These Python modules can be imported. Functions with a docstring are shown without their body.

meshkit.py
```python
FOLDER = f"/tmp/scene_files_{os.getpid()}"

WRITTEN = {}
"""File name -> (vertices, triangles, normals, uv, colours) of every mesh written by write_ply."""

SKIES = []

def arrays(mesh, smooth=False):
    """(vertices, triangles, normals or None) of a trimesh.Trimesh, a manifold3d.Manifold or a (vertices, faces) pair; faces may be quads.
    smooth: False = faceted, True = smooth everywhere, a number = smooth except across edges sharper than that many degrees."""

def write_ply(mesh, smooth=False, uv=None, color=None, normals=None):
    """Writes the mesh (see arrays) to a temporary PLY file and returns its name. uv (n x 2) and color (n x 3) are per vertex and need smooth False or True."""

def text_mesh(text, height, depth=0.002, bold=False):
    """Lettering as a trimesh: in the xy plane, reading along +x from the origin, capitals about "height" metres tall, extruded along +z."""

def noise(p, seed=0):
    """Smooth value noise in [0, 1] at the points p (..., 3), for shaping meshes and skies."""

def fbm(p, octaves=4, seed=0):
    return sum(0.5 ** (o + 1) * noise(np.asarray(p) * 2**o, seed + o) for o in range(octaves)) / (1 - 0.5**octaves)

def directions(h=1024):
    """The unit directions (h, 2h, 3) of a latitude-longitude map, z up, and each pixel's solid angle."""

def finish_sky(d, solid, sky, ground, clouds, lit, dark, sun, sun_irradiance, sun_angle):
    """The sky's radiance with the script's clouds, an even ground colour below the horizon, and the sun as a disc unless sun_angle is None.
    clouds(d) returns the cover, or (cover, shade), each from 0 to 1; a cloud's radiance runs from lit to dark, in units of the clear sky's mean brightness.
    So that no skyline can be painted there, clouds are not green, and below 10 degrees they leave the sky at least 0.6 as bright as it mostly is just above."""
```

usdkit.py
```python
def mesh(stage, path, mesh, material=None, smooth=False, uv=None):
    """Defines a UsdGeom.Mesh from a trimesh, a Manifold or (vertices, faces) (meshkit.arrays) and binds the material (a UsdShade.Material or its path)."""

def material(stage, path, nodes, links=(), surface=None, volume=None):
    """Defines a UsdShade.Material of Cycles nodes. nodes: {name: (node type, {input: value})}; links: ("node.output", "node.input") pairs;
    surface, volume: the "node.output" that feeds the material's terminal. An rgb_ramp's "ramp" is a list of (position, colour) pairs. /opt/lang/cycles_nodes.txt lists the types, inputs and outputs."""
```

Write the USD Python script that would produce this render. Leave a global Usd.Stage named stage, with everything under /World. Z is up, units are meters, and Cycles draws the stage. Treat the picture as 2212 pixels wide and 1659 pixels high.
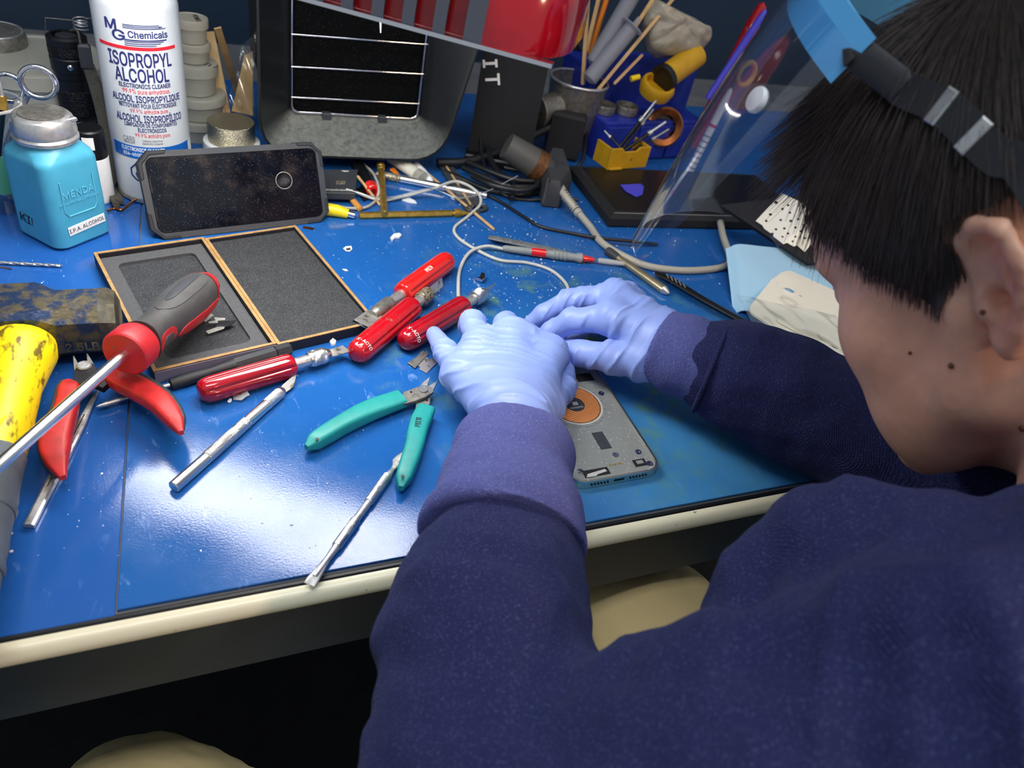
import math, random, numpy as np, trimesh, manifold3d, shapely
from shapely.geometry import Polygon, Point, box as sbox
from pxr import Usd, UsdGeom, UsdLux, UsdShade, Gf, Sdf, Vt
import usdkit, meshkit
random.seed(7); RNG = np.random.default_rng(7)
stage = Usd.Stage.CreateInMemory()
UsdGeom.SetStageUpAxis(stage, 'Z'); UsdGeom.SetStageMetersPerUnit(stage, 1.0)
UsdGeom.Xform.Define(stage, '/World'); UsdGeom.Scope.Define(stage, '/World/Looks')
T = 0.75                                   # height of the bench top; the maths below counts heights from it
# ---------------------------------------------------------------- camera
PITCH, ROLL, YAW, FPX = 0.67361283, 0.23392167, 0.51062183, 1620.0
EYE = np.array([0, 0, 0.40])
FW = np.array([math.sin(YAW) * math.cos(PITCH), math.cos(YAW) * math.cos(PITCH), -math.sin(PITCH)])
r0 = np.array([math.cos(YAW), -math.sin(YAW), 0]); u0 = np.cross(r0, FW)
RT = math.cos(ROLL) * r0 + math.sin(ROLL) * u0
UP = -math.sin(ROLL) * r0 + math.cos(ROLL) * u0
cam = UsdGeom.Camera.Define(stage, '/World/camera')
cam.CreateHorizontalApertureAttr(36.0); cam.CreateVerticalApertureAttr(27.0)
cam.CreateFocalLengthAttr(36.0 * FPX / 2212); cam.CreateClippingRangeAttr(Gf.Vec2f(0.02, 100))
cam.CreateFStopAttr(8.0); cam.CreateFocusDistanceAttr(0.60)
cam.CreateExposureAttr(0.18)
m = np.eye(4); m[0, :3] = RT; m[1, :3] = UP; m[2, :3] = -FW; m[3, :3] = EYE + [0, 0, T]
UsdGeom.Xformable(cam).AddTransformOp().Set(Gf.Matrix4d(m.tolist()))
# ---------------------------------------------------------------- the room's light and an added fill
dome = UsdLux.DomeLight.Define(stage, '/World/room_ambience')
dome.CreateIntensityAttr(0.11); dome.CreateColorAttr(Gf.Vec3f(0.80, 0.90, 1.0))
warm = UsdLux.SphereLight.Define(stage, '/World/ceiling_bulb')        # the room's warm bulb, up behind the person's shoulder
warm.CreateRadiusAttr(0.06); warm.CreateIntensityAttr(160.0); warm.CreateColorAttr(Gf.Vec3f(1.0, 0.60, 0.34))
UsdGeom.Xformable(warm).AddTranslateOp().Set(Gf.Vec3d(0.75, -0.75, T + 1.05))
fill_rect = UsdLux.RectLight.Define(stage, '/World/added_fill_light')       # white fill light added overhead, unseen, above the front of the bench
fill_rect.CreateWidthAttr(1.2); fill_rect.CreateHeightAttr(0.3); fill_rect.CreateIntensityAttr(11.0); fill_rect.CreateColorAttr(Gf.Vec3f(0.93, 0.96, 1.0))
UsdGeom.Xformable(fill_rect).AddTranslateOp().Set(Gf.Vec3d(-0.05, 0.0, T + 1.75))
LAMP_POWER = 17.0

# ---------------------------------------------------------------- points
def ray(x, y):
    return (x - 1106) / FPX * RT - (y - 829.5) / FPX * UP + FW
def P(x, y, h=0.0):                         # the point of the bench plane raised by h under that line of sight
    d = ray(x, y); return EYE + d * ((h - EYE[2]) / d[2])
def Pd(x, y, dist):
    d = ray(x, y); return EYE + d / np.linalg.norm(d) * dist
def Py(x, y, y0):
    d = ray(x, y); return EYE + d * (y0 / d[1])
def J(X):
    X = np.asarray(X) - EYE; return 1106 + FPX * X @ RT / (X @ FW), 829.5 - FPX * X @ UP / (X @ FW)
def Hz(b, row):
    lo, hi = -.1, .6
    for _ in range(40):
        mid = (lo + hi) / 2
        lo, hi = (mid, hi) if J([b[0], b[1], mid])[1] > row else (lo, mid)
    return mid
def nrm(v):
    v = np.asarray(v, float); return v / np.linalg.norm(v)
def frame(o, x, z=(0, 0, 1)):               # 4x4: x axis given, z as near as possible to the given one
    x = nrm(x); z = np.asarray(z, float); y = nrm(np.cross(z, x)); z = np.cross(x, y)
    M = np.eye(4); M[:3, 0], M[:3, 1], M[:3, 2], M[:3, 3] = x, y, z, o; return M
def upright(o, face=None):                  # base at o; local -y faces the given ground direction
    if face is None: return frame(o, (1, 0, 0))
    d = nrm([face[0], face[1], 0]); return frame(o, (-d[1], d[0], 0))
def move(o): M = np.eye(4); M[:3, 3] = o; return M
# ---------------------------------------------------------------- prims
USED = set()
def unique(base):
    n, k = base, 0
    while n in USED:
        k += 1; n = f'{base}_{k:03d}'
    USED.add(n); return n
class Th: pass
def thing(name, label, cat, M=None, group=None, kind=None):
    t = Th(); t.path = unique('/World/' + name); t.M = np.eye(4) if M is None else np.array(M, float)
    x = UsdGeom.Xform.Define(stage, t.path); W = t.M.copy(); W[2, 3] += T
    x.AddTransformOp().Set(Gf.Matrix4d(W.T.tolist())); t.prim = x.GetPrim(); t.inv = np.linalg.inv(t.M)
    info(t.prim, label, cat, group, kind); return t
def info(p, label=None, cat=None, group=None, kind=None):
    for k, v in (('label', label), ('category', cat), ('group', group), ('kind', kind)):
        if v: p.SetCustomDataByKey(k, v)
def arr(mesh):
    v, f, _ = meshkit.arrays(mesh); return np.array(v, float), np.array(f)
def part(t, name, mesh, mat, smooth=35, world=False, parent=None, label=None, kind=None):
    v, f = arr(mesh)
    if world: v = v @ t.inv[:3, :3].T + t.inv[:3, 3]
    path = unique((parent or t.path) + '/' + name)
    mm = usdkit.mesh(stage, path, trimesh.Trimesh(v, f, process=False), mat, smooth=smooth)
    info(mm.GetPrim(), label=label, kind=kind); return path
def solo(name, label, cat, mesh, mat, smooth=35, group=None, kind=None):
    v, f = arr(mesh); o = np.array([(v[:, 0].min() + v[:, 0].max()) / 2, (v[:, 1].min() + v[:, 1].max()) / 2, v[:, 2].min()])
    path = unique('/World/' + name)
    mm = usdkit.mesh(stage, path, trimesh.Trimesh(v - o, f, process=False), mat, smooth=smooth)
    UsdGeom.Xformable(mm).AddTranslateOp().Set(Gf.Vec3d(*(o + [0, 0, T])))
    info(mm.GetPrim(), label, cat, group, kind); return path
def struct(name, mesh, mat, smooth=35):
    v, f = arr(mesh); path = unique('/World/' + name)
    mm = usdkit.mesh(stage, path, trimesh.Trimesh(v + [0, 0, T], f, process=False), mat, smooth=smooth)
    info(mm.GetPrim(), kind='structure'); return path
# ---------------------------------------------------------------- shapes
def tf(mesh, M):
    v, f = arr(mesh); return trimesh.Trimesh(v @ M[:3, :3].T + M[:3, 3], f, process=False)
def cat(*ms):
    ms = [trimesh.Trimesh(*arr(x), process=False) for x in ms]; return trimesh.util.concatenate(ms)
def loft(rings, cap=True):
    R = np.asarray(rings, float); k, n, _ = R.shape; v = R.reshape(-1, 3)
    i, j = np.meshgrid(np.arange(k - 1), np.arange(n), indexing='ij'); j2 = (j + 1) % n
    a, b, c, d = i * n + j, i * n + j2, (i + 1) * n + j2, (i + 1) * n + j
    f = np.vstack([np.stack([a, b, c], -1).reshape(-1, 3), np.stack([a, c, d], -1).reshape(-1, 3)])
    if cap:
        v = np.vstack([v, R[0].mean(0), R[-1].mean(0)]); q = np.arange(n); q2 = (q + 1) % n
        f = np.vstack([f, np.stack([np.full(n, k * n), q2, q], -1), np.stack([np.full(n, k * n + 1), (k - 1) * n + q, (k - 1) * n + q2], -1)])
    return trimesh.Trimesh(v, f, process=False)
def spline(pts, n=12):                      # Catmull-Rom
    p = np.asarray(pts, float)
    if len(p) < 3: return p
    q = np.vstack([2 * p[0] - p[1], p, 2 * p[-1] - p[-2]]); out = []
    for i in range(len(p) - 1):
        a, b, c, d = q[i:i + 4]
        for t in np.linspace(0, 1, n, endpoint=False):
            out.append(.5 * (2 * b + (c - a) * t + (2 * a - 5 * b + 4 * c - d) * t * t + (3 * b - a - 3 * c + d) * t ** 3))
    return np.array(out + [p[-1]])
def tube(pts, r, n=10, flat=1.0, up=None, cap=True):
    p = np.asarray(pts, float); t = np.gradient(p, axis=0); t /= np.linalg.norm(t, axis=1, keepdims=True) + 1e-12
    r = np.broadcast_to(r, (len(p),)); rings = []
    a = np.cross(t[0], up if up is not None else ([0, 0, 1] if abs(t[0][2]) < .9 else [1, 0, 0]))
    for k in range(len(p)):
        if up is not None: a = np.cross(t[k], up)
        a = a - t[k] * (a @ t[k]); a /= np.linalg.norm(a) + 1e-12; b = np.cross(a, t[k])
        th = np.arange(n) * 2 * math.pi / n
        rings.append(p[k] + r[k] * (np.cos(th)[:, None] * a + flat * np.sin(th)[:, None] * -b))
    return loft(rings, cap)
def lathe(prof, n=40):                      # (r, z) pairs about z
    th = np.arange(n) * 2 * math.pi / n
    return loft([np.stack([r * np.cos(th), r * np.sin(th), np.full(n, z)], -1) for r, z in prof])
def surfx(xs, rf, n=48, th=None, yz=(1, 1)):  # a tube about local x; rf(x, theta) gives the radius
    t = np.arange(n) * 2 * math.pi / n
    return loft([np.stack([np.full(n, x), yz[0] * rf(x, t) * np.cos(t), yz[1] * rf(x, t) * np.sin(t)], -1) for x in xs])
def knurlx(x0, x1, R, depth=.06, pitch=.0011, n=80):   # a knurled grip cut with two crossing sets of grooves
    k = 2 * math.pi / pitch; m_ = max(6, int(round(2 * math.pi * R / pitch)))
    return surfx(np.concatenate([[x0], np.linspace(x0 + .0003, x1 - .0003, int((x1 - x0) / pitch * 4)), [x1]]), lambda x, a: R * (.93 if x in (x0, x1) else 1) * (1 - depth * np.maximum(abs(np.cos((m_ * a + k * x) / 2)) ** 6, abs(np.cos((m_ * a - k * x) / 2)) ** 6)), n)
def rodx(prof, n=24, flat=1.0):             # (x, r) pairs about local x
    t = np.arange(n) * 2 * math.pi / n
    return loft([np.stack([np.full(n, x), r * np.cos(t), flat * r * np.sin(t)], -1) for x, r in prof])
def loop2(poly, n=None):
    p = np.asarray(poly.exterior.coords if hasattr(poly, 'exterior') else poly, float)
    if np.allclose(p[0], p[-1]): p = p[:-1]
    s = 0.5 * np.sum(p[:, 0] * np.roll(p[:, 1], -1) - np.roll(p[:, 0], -1) * p[:, 1])
    return p if s > 0 else p[::-1]
def prism(poly, levels):                    # polygon in xy; levels of (inset, z) upwards; caps by ear cutting
    p = loop2(poly); n = len(p)
    e = np.roll(p, -1, 0) - p; e /= np.linalg.norm(e, axis=1, keepdims=True) + 1e-12; nr = np.stack([-e[:, 1], e[:, 0]], 1)
    m = nr + np.roll(nr, 1, 0); m /= np.maximum((m * nr).sum(1, keepdims=True), .3)
    rings = [np.column_stack([p + m * i, np.full(n, z)]) for i, z in levels]
    body = loft(rings, False); v, f = body.vertices, body.faces
    _, tri = trimesh.creation.triangulate_polygon(Polygon(p), engine='earcut') if n > 3 else (None, np.array([[0, 1, 2]]))
    tri = np.asarray(tri); k = (len(levels) - 1) * n
    a, b, c = p[tri[:, 0]], p[tri[:, 1]], p[tri[:, 2]]
    cw = np.cross(b - a, c - a) < 0; tri[cw] = tri[cw][:, ::-1]
    return trimesh.Trimesh(v, np.vstack([f, tri[:, ::-1], tri + k]), process=False)
def slab(poly, z0, z1, bev=.0006):
    return prism(poly, [(bev, z0), (0, z0 + bev), (0, z1 - bev), (bev, z1)])
def rrect(w, h, r, n=6, c=(0, 0)):
    pts = []
    for cx, cy, a0 in ((w / 2 - r, h / 2 - r, 0), (-w / 2 + r, h / 2 - r, 90), (-w / 2 + r, -h / 2 + r, 180), (w / 2 - r, -h / 2 + r, 270)):
        for a in np.linspace(a0, a0 + 90, n): pts.append((c[0] + cx + r * math.cos(math.radians(a)), c[1] + cy + r * math.sin(math.radians(a))))
    return np.array(pts)
def bx(x0, x1, y0, y1, z0, z1, b=.0008):
    b = min(b, .3 * min(abs(x1 - x0), abs(y1 - y0), abs(z1 - z0)))
    return slab(np.array([(x0, y0), (x1, y0), (x1, y1), (x0, y1)]), z0, z1, b)
def ball(c, r, s=(1, 1, 1), sub=2):
    m = trimesh.creation.icosphere(sub, r); return trimesh.Trimesh(m.vertices * s + c, m.faces, process=False)
def rnd(c, r, n=20): return [(c[0] + r * math.cos(a), c[1] + r * math.sin(a)) for a in np.linspace(0, 2 * math.pi, n, endpoint=False)]
def torus(c, R, r, n=36, k=8, axis='z', s=(1, 1)):
    th = np.linspace(0, 2 * math.pi, n, endpoint=False); rings = []
    for a in th:
        ph = np.arange(k) * 2 * math.pi / k; q = R + r * np.cos(ph)
        rings.append(np.stack([s[0] * q * math.cos(a), s[1] * q * math.sin(a), r * np.sin(ph)], -1))
    m = loft(rings + rings[:1], False); v = m.vertices
    if axis == 'y': v = v[:, [0, 2, 1]]
    if axis == 'x': v = v[:, [2, 0, 1]]
    return trimesh.Trimesh(v + c, m.faces, process=False)
def mf(mesh):
    v, f = arr(mesh); m = trimesh.Trimesh(v, f); m.merge_vertices(); m.fix_normals()
    return manifold3d.Manifold(manifold3d.Mesh(np.asarray(m.vertices, np.float32), np.asarray(m.faces, np.uint32)))
def cut(a, *bs):
    A = mf(a)
    for b in bs: A = A - mf(b)
    return A
def text(s, h, depth=.0003, bold=True, center=True, squeeze=1.0):
    m = meshkit.text_mesh(s, h, depth, bold); v = m.vertices.copy()
    if center: v[:, 0] -= (v[:, 0].min() + v[:, 0].max()) / 2; v[:, 1] -= h / 2
    v[:, 0] *= squeeze; return trimesh.Trimesh(v, m.faces, process=False)
def wrap(mesh, R):                          # lettering in xy bent round an upright cylinder, facing -y
    v, f = arr(mesh); a = v[:, 0] / R; r = R + v[:, 2]
    return trimesh.Trimesh(np.stack([r * np.sin(a), -r * np.cos(a), v[:, 1]], 1), f, process=False)
# ---------------------------------------------------------------- distance-field bodies
class Field:
    def __init__(s, lo, hi, h):
        s.lo = np.asarray(lo, float); s.h = h; s.n = np.ceil((np.asarray(hi) - s.lo) / h).astype(int) + 1
        s.F = np.full(s.n, .2, np.float32)
    def sub(s, lo, hi):
        a = np.clip(np.floor((lo - s.lo) / s.h).astype(int), 0, s.n); b = np.clip(np.ceil((hi - s.lo) / s.h).astype(int) + 1, 0, s.n)
        sl = tuple(slice(i, j) for i, j in zip(a, b)); g = np.meshgrid(*[s.lo[k] + s.h * np.arange(a[k], b[k]) for k in range(3)], indexing='ij')
        return sl, np.stack(g, -1).astype(np.float32)
    def put(s, sl, d, k, how):
        F = s.F[sl]
        if how == 'cut': d = -d; hh = np.clip(.5 - .5 * (d - F) / k, 0, 1) ; s.F[sl] = F + (d - F) * (1 - hh) + k * hh * (1 - hh); return
        hh = np.clip(.5 + .5 * (F - d) / k, 0, 1); s.F[sl] = F * (1 - hh) + d * hh - k * hh * (1 - hh)
    def cap(s, a, b, ra, rb=None, k=.006, how='add'):
        a, b = np.asarray(a, float), np.asarray(b, float); rb = ra if rb is None else rb; R = max(ra, rb) + k * 2 + 3 * s.h
        sl, p = s.sub(np.minimum(a, b) - R, np.maximum(a, b) + R)
        if p.size == 0: return
        ab = (b - a).astype(np.float32); t = np.clip((p - a.astype(np.float32)) @ ab / max(ab @ ab, 1e-12), 0, 1)
        d = np.linalg.norm(p - a.astype(np.float32) - t[..., None] * ab, axis=-1) - (ra + (rb - ra) * t); s.put(sl, d, k, how)
    def chain(s, pts, rs, k=.006):
        for i in range(len(pts) - 1): s.cap(pts[i], pts[i + 1], rs[i], rs[i + 1], k)
    def ell(s, c, r, A=np.eye(3), k=.008, how='add'):      # ellipsoid, rows of A its axes
        c = np.asarray(c, float); r = np.asarray(r, float); R = r.max() + 2 * k + 3 * s.h; sl, p = s.sub(c - R, c + R)
        if p.size == 0: return
        q = (p - c) @ np.asarray(A).T; k0 = np.linalg.norm(q / r, axis=-1); k1 = np.linalg.norm(q / r ** 2, axis=-1)
        s.put(sl, k0 * (k0 - 1) / np.maximum(k1, 1e-6), k, how)
    def mesh(s):
        F = s.F; n = np.array(F.shape); neg = F < 0; c = np.zeros(n - 1, np.int8)
        cs = [(i, j, k) for i in (0, 1) for j in (0, 1) for k in (0, 1)]
        at = lambda A, o: A[o[0]:n[0] - 1 + o[0], o[1]:n[1] - 1 + o[1], o[2]:n[2] - 1 + o[2]]
        for o in cs: c += at(neg, o)
        cell = np.argwhere((c > 0) & (c < 8)); idx = np.full(n - 1, -1, np.int64); idx[tuple(cell.T)] = np.arange(len(cell))
        acc, cnt = np.zeros((len(cell), 3)), np.zeros(len(cell))
        for o in cs:
            for ax in range(3):
                if o[ax]: continue
                o2 = list(o); o2[ax] = 1
                fa, fb = F[tuple((cell + o).T)], F[tuple((cell + o2).T)]; x = (fa < 0) != (fb < 0)
                t = fa[x] / (fa[x] - fb[x]); q = np.tile(np.array(o, float), (x.sum(), 1)); q[:, ax] = t; acc[x] += q; cnt[x] += 1
        v = s.lo + s.h * (cell + acc / cnt[:, None]); faces = []
        for ax in range(3):
            u, w = (ax + 1) % 3, (ax + 2) % 3; sl = [slice(1, n[k] - 1) for k in range(3)]; sl[ax] = slice(0, n[ax] - 1); s2 = list(sl); s2[ax] = slice(1, n[ax])
            A, B = neg[tuple(sl)], neg[tuple(s2)]
            for flip, X in ((0, A & ~B), (1, ~A & B)):
                e = np.argwhere(X) + [sl[k].start for k in range(3)]; du = np.eye(3, dtype=int)[u]; dw = np.eye(3, dtype=int)[w]
                q = np.stack([idx[tuple((e - du - dw).T)], idx[tuple((e - dw).T)], idx[tuple(e.T)], idx[tuple((e - du).T)]], 1)
                faces.append(q[:, ::-1] if flip else q)
        q = np.vstack(faces); return trimesh.Trimesh(v, np.vstack([q[:, [0, 1, 2]], q[:, [0, 2, 3]]]), process=False)
def soften(m, it):                          # largest connected skin, smoothed without shrinking
    from scipy.sparse import coo_matrix
    from scipy.sparse.csgraph import connected_components
    f = np.asarray(m.faces); n = len(m.vertices); e = np.vstack([f[:, :2], f[:, 1:]]); _, lab = connected_components(coo_matrix((np.ones(len(e)), (e[:, 0], e[:, 1])), (n, n)), False)
    big = np.bincount(lab[f[:, 0]]).argmax(); m = trimesh.Trimesh(m.vertices, f[lab[f[:, 0]] == big], process=False); m.remove_unreferenced_vertices()
    f = np.asarray(m.faces); v = np.array(m.vertices); n = len(v); e = np.unique(np.sort(np.vstack([f[:, :2], f[:, 1:], f[:, [0, 2]]]), 1), axis=0)
    Am = coo_matrix((np.ones(2 * len(e)), (np.r_[e[:, 0], e[:, 1]], np.r_[e[:, 1], e[:, 0]])), (n, n)).tocsr(); deg = np.maximum(np.asarray(Am.sum(1)).ravel(), 1)[:, None]
    for k in range(it): v = v + (.5 if k % 2 == 0 else -.52) * (Am @ v / deg - v)
    return trimesh.Trimesh(v, f, process=False)
# ---------------------------------------------------------------- materials
def L(c):
    if isinstance(c, str): c = [int(c[i:i + 2], 16) / 255 for i in (1, 3, 5)]
    else: return tuple(c)
    return tuple(x / 12.92 if x <= .04045 else ((x + .055) / 1.055) ** 2.4 for x in c)
def mat(name, color, rough=.5, metal=0, spec=.5, var=0, col2=None, vs=40, cut_=(.4, .62), bump=0, bs=300, bdist=.001, coat=0, trans=0, ior=1.5, sheen=0, sub=0, emit=None, rvar=0, stretch=(1, 1, 1), detail=3, bumpkind='noise', aniso=0, alpha=1, thin=False):
    c = L(color); nodes = {'p': ('principled_bsdf', dict(base_color=c, roughness=rough, metallic=metal, specular_ior_level=spec, ior=ior))}; links = []
    p = nodes['p'][1]
    if coat: p.update(coat_weight=coat, coat_roughness=.06)
    if trans: p.update(transmission_weight=trans)
    if sheen: p.update(sheen_weight=sheen, sheen_roughness=.5, sheen_tint=tuple(min(1, x * 2 + .05) for x in c))
    if sub: p.update(subsurface_weight=sub, subsurface_scale=.004, subsurface_radius=(1, .35, .2))
    if emit: p.update(emission_color=L(emit[0]), emission_strength=emit[1])
    if aniso: p.update(anisotropic=aniso)
    if alpha < 1: p.update(alpha=alpha)
    if var or col2 or bump or rvar:
        nodes['tc'] = ('texture_coordinate', {}); nodes['mp'] = ('mapping', dict(scale=stretch)); links.append(('tc.object', 'mp.vector'))
    if var or col2 or rvar:
        nodes['n'] = ('noise_texture', dict(scale=vs, detail=detail, roughness=.6)); links.append(('mp.vector', 'n.vector'))
    if var or col2:
        d = L(col2) if col2 else tuple(x * (1 - var) for x in c)
        nodes['r'] = ('rgb_ramp', {'ramp': [(0, c), (cut_[0], c), (cut_[1], d), (1, d)]}); links += [('n.fac', 'r.fac'), ('r.color', 'p.base_color')]
    if rvar:
        nodes['mr'] = ('map_range', dict(from_min=.35, from_max=.65, to_min=max(0, rough - rvar), to_max=min(1, rough + rvar), clamp=True)); links += [('n.fac', 'mr.value'), ('mr.result', 'p.roughness')]
    if bump:
        nodes['bn'] = ('voronoi_texture', dict(scale=bs)) if bumpkind == 'voronoi' else ('wave_texture', dict(scale=bs, distortion=1.5, detail=1.0, bands_direction=bumpkind)) if bumpkind in 'xyz' else ('noise_texture', dict(scale=bs, detail=2))
        out = 'bn.distance' if bumpkind == 'voronoi' else 'bn.fac'
        nodes['b'] = ('bump', dict(strength=bump, distance=bdist)); links += [('mp.vector', 'bn.vector'), (out, 'b.height'), ('b.normal', 'p.normal')]
    return usdkit.material(stage, '/World/Looks/' + name, nodes, links, surface='p.BSDF')
def speckled(name, color, speck, rough, density=.93, scale=900, spec=.5, coat=0, big=None, cloud=None):
    """A dark sheet with dust specks on it (grey-white dots of their own shape)."""
    nodes = {'tc': ('texture_coordinate', {}), 'v': ('voronoi_texture', dict(scale=scale, randomness=1.0)), 'w': ('separate_color', {}),
             'a': ('math', dict(math_type='greater_than', value2=density)), 'd': ('math', dict(math_type='less_than', value2=.32)), 'm': ('math', dict(math_type='multiply')),
             'mx': ('mix_color', dict(a=L(color), b=L(speck))), 'p': ('principled_bsdf', dict(roughness=rough, specular_ior_level=spec, coat_weight=coat, coat_roughness=.08)),
             'n': ('noise_texture', dict(scale=60 if not cloud else cloud, detail=4)), 'mr': ('map_range', dict(from_min=.35, from_max=.75, to_min=max(.02, rough - .08), to_max=min(1, rough + .2), clamp=True))}
    links = [('tc.object', 'v.vector'), ('v.color', 'w.color'), ('w.r', 'a.value1'), ('v.distance', 'd.value1'), ('a.value', 'm.value1'), ('d.value', 'm.value2'), ('m.value', 'mx.fac'), ('mx.result', 'p.base_color'),
             ('tc.object', 'n.vector'), ('n.fac', 'mr.value'), ('mr.result', 'p.roughness')]
    return usdkit.material(stage, '/World/Looks/' + name, nodes, links, surface='p.BSDF')
def film(name, color=(1, 1, 1), gloss=.5, rough=.03, haze=0.0):
    """Thin clear sheet: light passes, the surface glints."""
    nodes = {'f': ('layer_weight', dict(blend=.5)), 'pw': ('math', dict(math_type='power', value2=3.0)), 'fm': ('math', dict(math_type='multiply_add', value2=gloss * .55, value3=haze)), 't': ('transparent_bsdf', dict(color=color)), 'g': ('glossy_bsdf', dict(color=(1, 1, 1), roughness=rough)), 'x': ('mix_closure', {})}
    return usdkit.material(stage, '/World/Looks/' + name, nodes, [('f.facing', 'pw.value1'), ('pw.value', 'fm.value1'), ('fm.value', 'x.fac'), ('t.BSDF', 'x.closure1'), ('g.BSDF', 'x.closure2')], surface='x.closure')
def milky(name, color, clear=.35, rough=.35):
    """Thin translucent plastic: part of the light goes straight through, the rest scatters."""
    nodes = {'t': ('transparent_bsdf', dict(color=(1, 1, 1))), 'p': ('principled_bsdf', dict(base_color=L(color), roughness=rough)), 'l': ('translucent_bsdf', dict(color=L(color))), 'a': ('mix_closure', dict(fac=.35)), 'x': ('mix_closure', dict(fac=1 - clear))}
    return usdkit.material(stage, '/World/Looks/' + name, nodes, [('p.BSDF', 'a.closure1'), ('l.BSDF', 'a.closure2'), ('t.BSDF', 'x.closure1'), ('a.closure', 'x.closure2')], surface='x.closure')
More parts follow.
